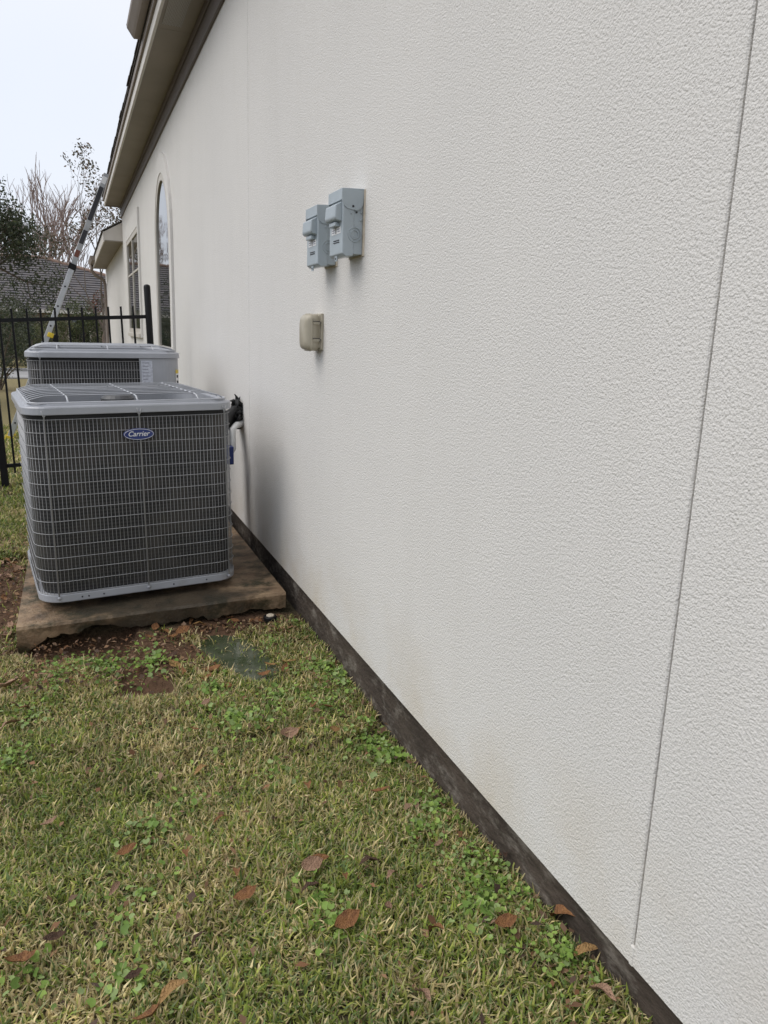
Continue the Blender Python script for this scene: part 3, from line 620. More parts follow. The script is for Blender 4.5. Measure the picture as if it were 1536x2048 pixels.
# ------------------------------------------------------------------ disconnect boxes and outlet cover on the wall
def disconnect(y0, z0, label):
    wd, ht, dp = 0.152, 0.235, 0.082
    t = thing('disconnect_box', label, 'electrical box', (0, y0, z0), 0, 'grey disconnect boxes on the stucco wall')
    # local: y away from the camera, z up, -x out of the wall
    q_ = MB(); q_.box((-0.040, 0.0025, 0.010), (-0.004, wd-0.0025, ht-0.008)); q_.build('back_box', DISC, t, bevel=0.002)
    q_ = MB(); q_.prism([(-0.0385, 0.004), (-0.068, 0.0), (-dp, 0.010), (-dp, ht-0.010), (-0.0385, ht-0.006)], 'y', 0.0, wd); cover = q_.build('cover', DISC, t, bevel=0.0035)
    # rain hood: roof, front lip and two rounded side flaps
    q_ = MB(); q_.prism([(-0.002, ht+0.002), (-0.002, ht-0.004), (-dp-0.001, ht-0.006), (-dp-0.001, ht-0.040), (-dp-0.006, ht-0.042), (-dp-0.006, ht-0.002)], 'y', -0.004, wd+0.004)
    hood = q_.build('rain_hood', DISC, t, bevel=0.0012, seg=1)
    for y_ in (-0.0042, wd+0.0012):
        pl = [(-0.004, ht-0.004), (-dp-0.005, ht-0.004), (-dp-0.005, ht-0.046), (-0.078, ht-0.060), (-0.066, ht-0.070), (-0.030, ht-0.074), (-0.016, ht-0.068), (-0.006, ht-0.054)]
        q_ = MB(); q_.prism(pl, 'y', y_, y_+0.003); q_.build('hood_flap', DISC, hood)
    q_ = MB(); q_.tube([(-0.045, -0.0056, ht-0.061), (-0.045, 0.002, ht-0.061)], 0.0042, 10); q_.build('screw', INK, t)
    for a, b_ in ((-0.050, ht-0.085), (-0.030, ht-0.080), (-0.012, ht-0.080), (-0.013, ht-0.106)):
        q_ = MB(); q_.tube([(a, -0.0022, b_), (a, 0.003, b_)], 0.0034, 8); q_.build('rivet', INK if a == -0.030 else DISC, t)
    # concentric knockout on the side
    for r_ in (0.0250, 0.0150):
        q_ = MB(); q_.tube([(-0.036+r_*math.cos(2*math.pi*k/24), -0.0004, 0.078+r_*math.sin(2*math.pi*k/24)) for k in range(24)], 0.0016, 5, closed=True); q_.build('knockout_ring', DISC, t)
    # moulded handle recess standing out of the cover
    q_ = MB(); q_.prism([(-dp+0.004, 0.120), (-dp-0.022, 0.126), (-dp-0.027, 0.134), (-dp-0.024, 0.178), (-dp+0.004, 0.192)], 'y', 0.012, wd-0.018); q_.build('handle_boss', DISC, cover, bevel=0.0075, seg=4)
    q_ = MB(); q_.box((-dp-0.018, 0.036, 0.106), (-dp+0.001, wd-0.044, 0.121)); q_.build('pull_lip', DISC, cover, bevel=0.003)
    q_ = MB(); q_.box((-dp-0.0008, 0.022, 0.082), (-dp+0.001, wd-0.026, 0.105)); lb = q_.build('rating_label', WHITE, cover)
    for ya, yb, za, zb_ in ((0.070, 0.078, 0.084, 0.103), (0.028, 0.060, 0.096, 0.099), (0.028, 0.055, 0.088, 0.091), (0.088, 0.118, 0.096, 0.099), (0.088, 0.118, 0.088, 0.091)):
        q_ = MB(); q_.box((-dp-0.0014, ya, za), (-dp-0.0009, yb, zb_)); q_.build('print_mark', INK if ya == 0.070 else mat_print, lb)
    # four embossed slanted marks low on the cover
    for k in range(4):
        for dz in (0.0, 0.007):
            y_ = 0.036+0.017*k
            q_ = MB(); q_.tube([(-dp-0.0006, y_, 0.050+dz), (-dp-0.0012, y_+0.004, 0.053+dz), (-dp-0.0012, y_+0.010, 0.051+dz), (-dp-0.0006, y_+0.014, 0.054+dz)], 0.0012, 5); q_.build('embossed_mark', INK, cover)
    q_ = MB(); q_.prism([(0.075, -0.012), (0.097, -0.012), (0.099, 0.012), (0.073, 0.012)], 'x', -0.078, -0.074); hs = q_.build('hasp', DISC, t)
    q_ = MB(); q_.tube([(-0.0795, 0.086, -0.003), (-0.072, 0.086, -0.003)], 0.004, 8); q_.build('hasp_hole', INK, hs)
    q_ = MB(); q_.box((-0.0038, -0.011, 0.004), (0.001, wd+0.002, ht+0.000)); q_.build('caulk_bead', CAULK, t, bevel=0.0015, seg=1)
    return t
disconnect(2.752, 1.683, 'nearer of two grey electrical disconnect boxes on the wall, higher in view')
disconnect(3.058, 1.668, 'farther grey electrical disconnect box, partly hidden behind the nearer one')

oc = thing('outlet_cover', 'beige plastic weatherproof outlet cover on the wall below the grey boxes', 'outlet cover', (0, 3.225, 1.338))
ow, oh = 0.118, 0.148
q_ = MB(); q_.box((-0.022, 0.004, 0.006), (-0.001, ow-0.004, oh-0.002)); q_.build('back_plate', BEIGE, oc, bevel=0.004)
rings = []
for xo, g in ((0.020, 0.0), (0.050, -0.001), (0.066, 0.004), (0.076, 0.012), (0.081, 0.026)):
    rr_ = [(ow/2+a, oh/2-0.004+b_) for a, b_ in rrect(ow-2*g, oh-2*g+0.006, 0.024, 6)]; rings.append([(-xo, a, b_) for a, b_ in rr_])
q_ = MB(); q_.loft(rings, cap0=True, cap1=True, smooth=True); bc = q_.build('bubble_cover', BEIGE, oc)
rr_ = [(ow/2+a, oh/2-0.004+b_) for a, b_ in rrect(ow+0.006, oh+0.012, 0.027, 6)]
q_ = MB(); q_.loft([[(x, a, b_) for a, b_ in rr_] for x in (-0.047, -0.055)], cap0=True, cap1=True); q_.build('seam_flange', BEIGE, bc, bevel=0.001, seg=1)
for z_ in (0.040, 0.112):
    q_ = MB(); q_.box((-0.046, -0.006, z_-0.008), (-0.012, 0.004, z_+0.008)); hg = q_.build('hinge', BEIGE, oc, bevel=0.002)
    q_ = MB(); q_.tube([(-0.050, -0.0075, z_+0.006), (-0.018, -0.0075, z_+0.006), (-0.013, -0.0075, z_), (-0.018, -0.0075, z_-0.007)], 0.0016, 5); q_.build('hinge_pin', INK, hg)
q_ = MB(); q_.box((-0.012, -0.004, -0.002), (0.001, ow+0.004, oh+0.004)); q_.build('gasket', BEIGE, oc, bevel=0.003)

# ------------------------------------------------------------------ refrigerant lines, condensate pipe
rl = thing('refrigerant_line', 'black foam-wrapped refrigerant lines entering the wall behind the near air conditioner', 'pipe', (0, 5.02, 0))
for dy, dz, r_ in ((0.0, 0.0, 0.044), (-0.05, 0.045, 0.026), (0.02, -0.06, 0.020)):
    pts = [(0.02, dy, 0.86+dz), (-0.05, dy-0.02, 0.865+dz), (-0.10, dy-0.06, 0.85+dz*.6), (-0.145, dy-0.12, 0.78+dz*.4), (-0.17, dy-0.15, 0.60), (-0.19, dy-0.17, 0.30), (-0.24, dy-0.24, 0.16), (-0.30, dy-0.28, 0.14)]
    q_ = MB(); q_.tube(pts, [r_*random.uniform(.85, 1.2) for _ in pts], 9); q_.build('insulated_pipe', FOAM, rl)
for k in range(34):
    a = random.uniform(0, 6.28); rr_ = random.uniform(.03, .075); x = random.uniform(-.06, -.005); z = 0.86+rr_*math.sin(a)*1.5; y = rr_*math.cos(a)-0.01
    q_ = MB(); q_.tube([(x, y, z), (x-random.uniform(-.02, .03), y-random.uniform(0, .04), z+random.uniform(-.03, .03)), (x-random.uniform(-.01, .03), y-random.uniform(0, .05), z-random.uniform(-.05, .05))], [.018, .013, .003], 5); q_.build('foam_shred', FOAM, rl)
cp_ = thing('condensate_pipe', 'short white plastic pipe with blue sleeve between air conditioner and wall', 'pipe', (-0.085, 4.86, 0))
q_ = MB(); q_.tube([(0.09, 0.10, 0.815), (0.03, 0.03, 0.81), (0, 0, 0.79), (0, 0, 0.66), (-0.03, -0.02, 0.62), (-0.14, -0.05, 0.58)], 0.0215, 10); q_.build('pipe', PVC, cp_)
q_ = MB(); q_.box((-0.050, -0.10, 0.575), (-0.012, -0.03, 0.690)); q_.build('blue_sleeve', BLUE, cp_, bevel=0.004)
q_ = MB(); q_.box((-0.06, -0.06, 0.60), (-0.0505, -0.02, 0.62)); q_.build('bracket', BLACK, cp_)

# ------------------------------------------------------------------ sprinkler head
sp_ = on_z((540, 1236), -0.01)
sh = thing('sprinkler_head', 'small black pop-up sprinkler with a tan cap near the slab corner', 'sprinkler', (float(sp_[0]), float(sp_[1])-0.005, -0.06))
def lathe(prof, n=20): 
    m_ = MB(); m_.loft([[(r_*math.cos(2*math.pi*k/n), r_*math.sin(2*math.pi*k/n), z) for k in range(n)] for r_, z in prof], cap0=True, cap1=True); return m_
lathe([(0.026, 0), (0.026, 0.04), (0.034, 0.042), (0.034, 0.060), (0.030, 0.064), (0.02, 0.064)]).build('body', BLACK, sh)
lathe([(0.020, 0.0635), (0.020, 0.068), (0.017, 0.070)]).build('cap', CAULK, sh)

# ------------------------------------------------------------------ fence
FY = 7.47
fen = thing('metal_fence', 'black metal picket fence with a round-topped end post beside the house', 'fence', (0, FY, 0))
fen.rotation_euler = (0, R(-1.6), 0); fen.location = (0.035, FY, -0.02)
def railz(x): return 1.488+(x+1.57)*0.040
q_ = MB(); q_.tube([(-0.337, 0, 0.0-0.2), (-0.337, 0, 1.80), (-0.337, 0, 1.815), (-0.337, 0, 1.822)], [0.030, 0.030, 0.024, 0.010], 14); q_.build('end_post', BLACK, fen)
q_ = MB(); q_.box((-1.70, -0.03, -0.2), (-1.64, 0.03, 1.02)); q_.build('post', BLACK, fen, bevel=0.003)
q_ = MB(); q_.box((-3.75, -0.03, -0.2), (-3.69, 0.03, 1.45)); q_.build('post', BLACK, fen, bevel=0.003)
for dz, nm in ((0.0, 'rail'), (-1.265, 'rail')):
    q_ = MB(); xa, xb = -3.70, -0.365
    q_.add([(xa, -.012, railz(xa)+dz-.016), (xb, -.012, railz(xb)+dz-.016), (xb, .012, railz(xb)+dz-.016), (xa, .012, railz(xa)+dz-.016), (xa, -.012, railz(xa)+dz+.016), (xb, -.012, railz(xb)+dz+.016), (xb, .012, railz(xb)+dz+.016), (xa, .012, railz(xa)+dz+.016)],
           [(0,3,2,1),(4,5,6,7),(0,1,5,4),(1,2,6,5),(2,3,7,6),(3,0,4,7)]); q_.build(nm, BLACK, fen)
q_ = MB(); q_.box((-.0085, -.0085, 0), (.0085, .0085, 1.43)); pk = q_.mesh('picket', BLACK)
x = -0.337-0.128
while x > -3.65:
    o = link('picket', pk, fen); o.location = (x, 0.0, railz(x)+0.095-1.43); o.rotation_euler = (0, random.uniform(-.006, .006), 0); x -= 0.1115

# ------------------------------------------------------------------ ladder leaning on the eave
LY = 12.4; lb0 = on_y((18, 880), LY); lt0 = on_y((212, 352), LY)
bs = Vector(lb0); top_ = Vector(lt0); dv = top_-bs; Lh = dv.length; ang = math.atan2(dv.x, dv.z)
lad = thing('extension_ladder', 'aluminium extension ladder leaning on the roof eave behind the fence', 'ladder', tuple(float(c_) for c_ in lb0))
def lpt(s_, yy, off=0.0):
    """along the ladder, sideways, off its plane"""
    c, s2 = math.cos(ang), math.sin(ang); return (s2*s_-c*off, yy, c*s_+s2*off)
def lbox(a, b_, y0_, y1_, o0, o1):
    m_ = MB(); v_ = [lpt(s_, y_, o_) for o_ in (o0, o1) for (s_, y_) in ((a, y0_), (b_, y0_), (b_, y1_), (a, y1_))]
    m_.add(v_, [(0,3,2,1),(4,5,6,7),(0,1,5,4),(1,2,6,5),(2,3,7,6),(3,0,4,7)]); return m_
for yy in (-0.2, 0.2):
    lbox(0.06, 2.72, yy-0.016, yy+0.016, -0.036, 0.036).build('lower_rail', ALU, lad, bevel=0.003, seg=1)
    lbox(2.25, Lh, yy*0.86-0.014, yy*0.86+0.014, -0.035, 0.035).build('upper_rail', mat('upper_rail_aluminium', (0.42, 0.425, 0.43), 0.5, metal=0.5, col2=(0.34, 0.345, 0.35)), lad, bevel=0.003, seg=1)
    q_ = lbox(0.0, 0.09, yy-0.03, yy+0.03, -0.06, 0.06); q_.build('foot', YEL, lad, bevel=0.006)
    lbox(2.66, 2.74, yy-0.022, yy+0.022, -0.05, 0.05).build('guide_bracket', BLACK, lad)
    for a, b_, M_ in ((3.05, 3.25, INK), (3.4, 3.9, INK), (3.95, 4.05, WHITE), (2.85, 2.95, mat('red_label', (0.16, 0.05, 0.03), 0.5))):
        lbox(a, b_, yy*0.86-0.0155*(1 if yy < 0 else -1)-0.001, yy*0.86-0.0155*(1 if yy < 0 else -1), -0.03, 0.03).build('rail_sticker', M_, lad)
    for k in range(9):
        s_ = 0.3*(k+1); q_ = MB(); q_.tube([lpt(s_, yy-0.019), lpt(s_, yy+0.019)], 0.014, 8); q_.build('rung_end', INK, lad)
for k in range(9):
    q_ = MB(); q_.tube([lpt(0.3*(k+1), -0.19), lpt(0.3*(k+1), 0.19)], 0.015, 8); q_.build('rung', ALU, lad)
for k in range(6):
    s_ = 2.4+0.3*k
    if s_ < Lh: q_ = MB(); q_.tube([lpt(s_, -0.16, 0.0), lpt(s_, 0.16, 0.0)], 0.014, 8); q_.build('rung', ALU, lad)
lbox(1.64, 1.71, -0.245, -0.216, -0.085, 0.0).build('rope_pulley', YEL, lad, bevel=0.01)
lbox(1.61, 1.71, -0.25, -0.218, -0.15, -0.086).build('pulley_block', BLACK, lad, bevel=0.01)

# ------------------------------------------------------------------ neighbour's house
nh = thing('neighbour_house', 'low house with dark grey hip roof behind the trees', 'house', (0, 44, -0.2))
q_ = MB(); q_.box((-9, 0, -0.1), (7, 9, 2.35)); q_.build('wall', BRICK, nh)
def hip(x0_, x1_, y0_, y1_, z0_, zr, rx0, rx1, M_, nm, par):
    ym = (y0_+y1_)/2
    m_ = MB(); m_.add([(x0_, y0_, z0_), (x1_, y0_, z0_), (x1_, y1_, z0_), (x0_, y1_, z0_), (rx0, ym, zr), (rx1, ym, zr)], [(0, 1, 5, 4), (1, 2, 5), (2, 3, 4, 5), (3, 0, 4), (3, 2, 1, 0)]); return m_.build(nm, M_, par)
hp = hip(-10, 8.6, -0.6, 9.6, 2.33, 5.2, -4.5, -2.2, NSHING, 'roof', nh)
# shingle courses across the front slope
A, B_, C_, D_ = Vector((-10, -0.6, 2.33)), Vector((8.6, -0.6, 2.33)), Vector((-2.2, 4.5, 5.2)), Vector((-4.5, 4.5, 5.2))
for k in range(22):
    u = k/22; a = A.lerp(D_, u); b_ = B_.lerp(C_, u); a2 = A.lerp(D_, u+0.05); b2 = B_.lerp(C_, u+0.05)
    m_ = MB(); up = Vector((0, -0.03, 0.055)); dn = Vector((0, 0, 0.004))
    m_.add([a+dn, b_+dn, b_+up, a+up, a2+dn*2, b2+dn*2], [(0, 1, 2, 3), (3, 2, 5, 4)]); m_.build('shingle_course', NSHING, hp)
for a, b_ in ((Vector((8.6, -0.6, 2.38)), Vector((-2.2, 4.5, 5.24))), (Vector((-10, -0.6, 2.38)), Vector((-4.5, 4.5, 5.24))), (Vector((-4.5, 4.5, 5.24)), Vector((-2.2, 4.5, 5.24)))):
    m_ = MB(); m_.tube([a, a.lerp(b_, .5), b_], 0.11, 6); m_.build('ridge_cap', NRIDGE, hp)
q_ = MB(); q_.box((-10, -0.66, 2.20), (8.6, -0.60, 2.36)); q_.build('fascia', FASC, nh)
for x in (-6.2, -3.3, -0.6, 2.4):
    q_ = MB(); q_.box((x-0.55, -0.04, 0.7), (x+0.55, -0.001, 1.95)); wn = q_.build('window', WTRIM, nh); q_ = MB(); q_.box((x-0.48, -0.05, 0.77), (x+0.48, -0.041, 1.88)); q_.build('pane', GLASS, wn)

# ------------------------------------------------------------------ trees and shrubs
def leaf_cloud(centres, radii, per, size, cols, seed, flat=1.0):
    """small diamond leaves through ellipsoid clumps"""
    rg = np.random.default_rng(seed); Vs = []; Cs = []
    for (c, r_) in zip(centres, radii):
        n = int(per*(r_**1.6)); 
        if n < 4: continue
        d = rg.normal(size=(n, 3)); d /= np.linalg.norm(d, axis=1)[:, None]; rad = rg.random(n)**0.45
        p_ = np.array(c)+d*rad[:, None]*r_*np.array([1, 1, flat])
        a = rg.normal(size=(n, 3)); a /= np.linalg.norm(a, axis=1)[:, None]; bb = np.cross(a, rg.normal(size=(n, 3))); bb /= np.linalg.norm(bb, axis=1)[:, None]
        s_ = size*rg.uniform(.6, 1.4, n)[:, None]
        q4 = np.stack([p_-a*s_, p_+bb*s_*.45, p_+a*s_, p_-bb*s_*.45], 1); Vs.append(q4.reshape(-1, 3))
        ci = rg.integers(0, len(cols), n); cc = np.array(cols)[ci]*rg.uniform(.7, 1.3, n)[:, None]; Cs.append(np.repeat(cc, 4, 0))
    V = np.concatenate(Vs); Cc = np.concatenate(Cs); return V, np.arange(len(V)).reshape(-1, 4), Cc
LEAFM = attr_mat('foliage', 0.55, 0.3, 0.25)
BARK = mat('bark', (0.11, 0.085, 0.065), 0.9, col2=(0.17, 0.14, 0.11), nscale=9, bump=0.01, bscale=25)
PBARK = mat('pale_twigs', (0.30, 0.22, 0.185), 0.85, col2=(0.22, 0.16, 0.14), nscale=6)
def branches(mb, p, d, L, r_, depth, rg, spread, tips, sub=3, drop=0.72, up=0.1, rf=.55):
    pts = [p]; q0 = Vector(p); dd = Vector(d)
    for k in range(3):
        dd = (dd+Vector((rg.uniform(-1, 1), rg.uniform(-1, 1), rg.uniform(-.6, 1)))*0.13+Vector((0, 0, up*0.3))).normalized(); q0 = q0+dd*L/3; pts.append(q0.copy())
    mb.tube(pts, [r_, r_*.85, r_*.7, r_*.5], 5 if r_ > 0.02 else 3, cap=False)
    if depth == 0: tips.append(q0.copy()); return
    for k in range(sub):
        ax = Vector((rg.uniform(-1, 1), rg.uniform(-1, 1), rg.uniform(-.3, .6)))
        nd = (dd+ax.normalized()*spread).normalized()
        st = pts[2] if k == 0 else pts[3]
        branches(mb, st, nd, L*drop*rg.uniform(.8, 1.2), r_*rf, depth-1, rg, spread, tips, sub, drop, up, rf)
def tree(name, label, cat, loc, h, trunk_r, depth, spread, leaf=None, bark=BARK, sub=3, seed=1, group=None, lean=(0, 0), first=0.35, drop=.72, up=.1, stems=1, rf=.55):
    rg = random.Random(seed); t = thing(name, label, cat, loc, 0, group); mb = MB(); tips = []
    for s_ in range(stems):
        a = 2*math.pi*s_/max(stems, 1)+rg.random(); off = 0.0 if stems == 1 else 0.12; ln = 0 if stems == 1 else 0.32
        d = Vector((lean[0]+ln*math.cos(a), lean[1]+ln*math.sin(a), 1)).normalized()
        branches(mb, Vector((off*math.cos(a), off*math.sin(a), -0.15)), d, h*first, trunk_r, depth, rg, spread, tips, sub, drop, up, rf)
    mb.build('trunk', bark, t)
    if leaf:
        r_, per, size, cols = leaf
        V, F, C = leaf_cloud([tuple(p) for p in tips], [r_*rg.uniform(.6, 1.3) for _ in tips], per, size, cols, seed)
        link('crown', mesh_np('crown', V, F, LEAFM, C), t)
    return t
OAK = [(0.055, 0.07, 0.035), (0.075, 0.09, 0.045), (0.045, 0.055, 0.032), (0.11, 0.12, 0.08)]
tree('live_oak', 'dark evergreen oak at the left edge, beyond the fence', 'tree', (-3.7, 19.0, -0.3), 5.0, 0.16, 4, 0.85, (0.55, 900, 0.036, OAK), seed=11, first=.36, lean=(0.02, 0))
tree('crape_myrtle', 'bare pale-twigged tree rising behind the neighbour roof', 'tree', (-2.35, 56, -0.3), 10.2, 0.12, 5, 0.50, None, PBARK, 3, seed=5, first=.36, stems=5, up=.22, drop=.68, rf=.66)
tree('young_oak', 'thin sparse-leaved tree behind the ladder', 'tree', (0.1, 30, -0.3), 6.3, 0.07, 4, 0.62, (0.34, 170, 0.055, [(0.07, 0.075, 0.05), (0.12, 0.10, 0.06), (0.16, 0.10, 0.06)]), BARK, 3, seed=21, first=.40, up=.3)
tree('red_leaved_tree', 'small reddish shrub tree at the downspout corner', 'tree', (0.35, 34, -0.3), 3.6, 0.05, 3, 0.6, (0.3, 260, 0.05, [(0.16, 0.06, 0.04), (0.12, 0.07, 0.05), (0.08, 0.08, 0.05)]), PBARK, 3, seed=31, first=.4)
def shrub(name, label, loc, rx, rz_, cols, seed, n=26, per=700, size=0.045, group=None):
    rg = random.Random(seed); t = thing(name, label, 'shrub', loc, 0, group); mb = MB(); cs = []; rs = []
    for k in range(n):
        a = rg.uniform(0, 6.28); rr_ = rx*math.sqrt(rg.random()); z = rz_*rg.uniform(.12, 1.0)*(1-0.35*(rr_/rx)**2)
        c = (rr_*math.cos(a), rr_*math.sin(a)*.8, z); cs.append(c); rs.append(rg.uniform(.22, .42)*min(rx, rz_)*0.8)
        if k < 7: mb.tube([(0, 0, -0.1), (c[0]*.4, c[1]*.4, z*.5), c], [.03, .02, .008], 5, cap=False)
    mb.build('stem', BARK, t); V, F, C = leaf_cloud(cs, rs, per, size, cols, seed); link('crown', mesh_np('crown', V, F, LEAFM, C), t)
DG = [(0.04, 0.055, 0.03), (0.06, 0.075, 0.035), (0.03, 0.04, 0.025)]; MG = [(0.08, 0.10, 0.04), (0.11, 0.12, 0.05), (0.06, 0.07, 0.035)]
YG = [(0.13, 0.14, 0.06), (0.10, 0.12, 0.05), (0.16, 0.15, 0.08)]
shrub('shrub', 'dark dense rounded shrub low behind the fence left of the ladder', (-2.45, 33.5, -0.3), 0.75, 1.6, DG, 3)
shrub('shrub', 'tall mid-green shrub behind the middle fence pickets', (-0.85, 36.5, -0.3), 1.2, 2.75, MG, 4, n=60)
shrub('shrub', 'yellow-green shrub just right of the ladder', (-1.75, 35.5, -0.3), 0.9, 2.5, YG, 5, n=50)
shrub('shrub', 'green shrub between the house corner and the pickets', (0.4, 37.0, -0.3), 1.1, 2.6, MG, 6, n=54)
shrub('shrub', 'greyish shrub at the far left behind the fence', (-3.6, 36.0, -0.3), 1.2, 2.7, [(0.09, 0.095, 0.06), (0.07, 0.08, 0.045)], 8, n=56)
shrub('shrub', 'broad dark shrub under the oak at the left edge', (-4.4, 31.5, -0.3), 1.4, 2.6, DG, 9, n=54)
shrub('shrub', 'dark leafy shrub in front of the neighbour wall, left of the ladder', (-2.7, 38.0, -0.3), 1.2, 2.8, DG, 12, n=60)
shrub('evergreen_bush', 'tall grey-green evergreen bush at the left edge in front of the neighbour roof', (-2.85, 22.5, -0.28), 0.95, 3.3, OAK, 15, n=70, per=520, size=0.035)
# trees further round to the left: they stand in the window's reflection
for k, (x, y, h, lb) in enumerate(((-9.5, 15, 6.5, 'evergreen oak out on the left, reflected in the arched window'), (-12, 24, 7.5, 'larger evergreen oak out on the left, reflected in the far window'))):
    tree('live_oak', lb, 'tree', (x, y, -0.25), h, 0.18, 3, 0.75, (0.75, 260, 0.09, OAK), seed=50+k, first=.38)

# ------------------------------------------------------------------ grass
def grass_block(n, xr, yr, Lr, Wr, seed, keep):
    rg = np.random.default_rng(seed)
    x = rg.uniform(*xr, n); y = rg.uniform(*yr, n); k = keep(x, y) > rg.random(n); x, y = x[k], y[k]; n = len(x)
    z = gz(x, y)-0.004
    cl = vnoise(x, y, 4.5)*.6+vnoise(x, y, 13)*.4                     # tufts
    yaw = rg.uniform(0, 2*np.pi, n)+2.2*vnoise(x, y, 20); lean = rg.uniform(.3, 1.45, n)
    L = rg.uniform(*Lr, n)*(0.75+0.5*cl)*np.where(rg.random(n) < .12, 1.35, 1.0); Wd = rg.uniform(*Wr, n)
    dx, dy = np.cos(yaw), np.sin(yaw)
    p0 = np.stack([x, y, z], 1)
    sd = np.stack([-dy, dx, rg.uniform(-.3, .3, n)], 1)
    m1 = p0+np.stack([dx*np.sin(lean*.6), dy*np.sin(lean*.6), np.cos(lean*.6)], 1)*(L*.55)[:, None]
    tp = m1+np.stack([dx*np.sin(lean*1.35), dy*np.sin(lean*1.35), np.cos(lean*1.35)], 1)*(L*.5)[:, None]
    h = (Wd/2)[:, None]
    V = np.stack([p0-sd*h*.7, p0+sd*h*.7, m1+sd*h, m1-sd*h, tp], 1).reshape(-1, 3)
    b = np.arange(n)*5
    F3 = np.stack([b, b+1, b+2, b, b+2, b+3, b+3, b+2, b+4], 1).reshape(-1, 3)
    gcols = np.array([(0.205, 0.27, 0.045), (0.275, 0.335, 0.062), (0.14, 0.205, 0.044), (0.16, 0.23, 0.08), (0.345, 0.365, 0.085)])
    dcols = np.array([(0.62, 0.51, 0.24), (0.73, 0.62, 0.35), (0.46, 0.355, 0.185), (0.51, 0.45, 0.19)])
    dead = rg.random(n) < np.clip(0.33+1.25*(vnoise(x, y, 2.3)*.45+vnoise(x, y, 6.5)*.3+vnoise(x, y, 17)*.25-.47), .06, .85)
    c = np.where(dead[:, None], dcols[rg.integers(0, 4, n)], gcols[rg.integers(0, 5, n)])*(rg.uniform(.62, 1.4, n)*(.78+.44*vnoise(x, y, 11)))[:, None]
    C = np.repeat(c, 5, 0).reshape(n, 5, 3)
    tipdry = (rg.random(n) < .45)[:, None]
    C[:, 4] = np.where(tipdry, np.array([0.52, 0.44, 0.28]), C[:, 4]); C[:, 0] = C[:, 0]*.5+np.array([0.28, 0.24, 0.13])*.5; C[:, 1] = C[:, 0]
    return V, F3, C.reshape(-1, 3)
def keep_near(x, y):
    k = 1-0.97*mud_m(x, y); k *= 0.10+0.90*sstep(pud_r(x, y), 0.72, 1.10)
    k *= 1-((x > -1.33) & (y > 3.60) & (y < 6.8))
    k *= (x < 0.012)
    return k*np.where(y < 3.6, 1, 1)*(0.72+0.28*sstep(vnoise(x, y, 5), .2, .5))
G = attr_mat('grass_blades', 0.55, 0.25, 0.3)
parts = [grass_block(90000, (-1.75, 0.012), (0.85, 2.3), (.020, .044), (.0034, .0064), 1, keep_near),
         grass_block(70000, (-1.9, 0.012), (2.3, 3.75), (.022, .046), (.0036, .0066), 2, keep_near),
         grass_block(45000, (-2.3, -1.25), (3.6, 7.0), (.03, .055), (.005, .009), 3, keep_near),
         grass_block(40000, (-3.4, -0.05), (6.7, 14.0), (.04, .08), (.008, .016), 4, keep_near)]
Vs, Fs, Cs, k0 = [], [], [], 0
for V, F, C in parts: Vs.append(V); Fs.append(F+k0); Cs.append(C); k0 += len(V)
tag(link('lawn_grass', mesh_np('lawn_grass', np.concatenate(Vs), np.concatenate(Fs), G, np.concatenate(Cs))), 'short patchy green and straw-coloured lawn grass', 'grass', kind='stuff')

# round-leaved weeds in patches: photo position, radius in metres, number
patches = [(200, 1320, .16, 420), (120, 1350, .13, 260), (300, 1330, .10, 120), (690, 1350, .12, 330), (740, 1480, .11, 300), (650, 1420, .10, 180), (780, 1510, .08, 200), (470, 1440, .13, 240), (560, 1400, .09, 130),
           (870, 1630, .07, 150), (840, 1680, .05, 60), (930, 1740, .09, 220), (985, 1800, .09, 220), (960, 1850, .07, 110), (1120, 1960, .08, 180), (640, 1830, .08, 70), (670, 1880, .05, 40), (280, 1800, .10, 50), (300, 1660, .12, 60),
           (250, 1980, .10, 70), (60, 1960, .06, 30), (380, 1590, .12, 50), (550, 1540, .06, 40), (640, 1340, .08, 120), (545, 1290, .06, 90), (590, 1250, .05, 60), (20, 1510, .07, 90), (70, 1230, .06, 60), (60, 1420, .08, 70), (430, 1380, .07, 60), (1050, 1830, .06, 80)]
rg = np.random.default_rng(77); P_ = []; S_ = []
for px_, py_, r_, n in patches:
    c = on_z((px_, py_), -0.03); a = rg.uniform(0, 6.28, n); rr_ = r_*np.abs(rg.normal(0, .8, n))
    x = c[0]+rr_*np.cos(a); y = c[1]+rr_*np.sin(a)*1.2; k = (x < 0.0) & (y < 3.58); x, y = x[k], y[k]
    P_.append(np.stack([x, y, gz(x, y)+rg.uniform(.012, .036, len(x))], 1)); S_.append(rg.uniform(.0045, .0045+.0085*rg.random()+.002, len(x)))
P_ = np.concatenate(P_); S_ = np.concatenate(S_); n = len(P_)
nr = rg.normal(size=(n, 3))*.45+np.array([0, -.15, 1]); nr /= np.linalg.norm(nr, axis=1)[:, None]
u = np.cross(nr, rg.normal(size=(n, 3))); u /= np.linalg.norm(u, axis=1)[:, None]; v2 = np.cross(nr, u)
ring = []
for k in range(8):
    a = 2*math.pi*k/8; rf = 1.0 if k else 0.35; ring.append(P_+(u*math.cos(a)+v2*math.sin(a))*(S_*rf)[:, None]+nr*(S_*(.22 if k % 2 else .12))[:, None])
V = np.concatenate([np.stack(ring, 1), P_[:, None]], 1).reshape(-1, 3); b = np.arange(n)*9
F = np.concatenate([np.stack([b+8, b+k, b+(k+1) % 8], 1) for k in range(8)])
wc_ = np.array([(0.215, 0.33, 0.065), (0.275, 0.39, 0.09), (0.16, 0.26, 0.055), (0.28, 0.37, 0.14)])[rg.integers(0, 4, n)]*rg.uniform(.75, 1.25, n)[:, None]
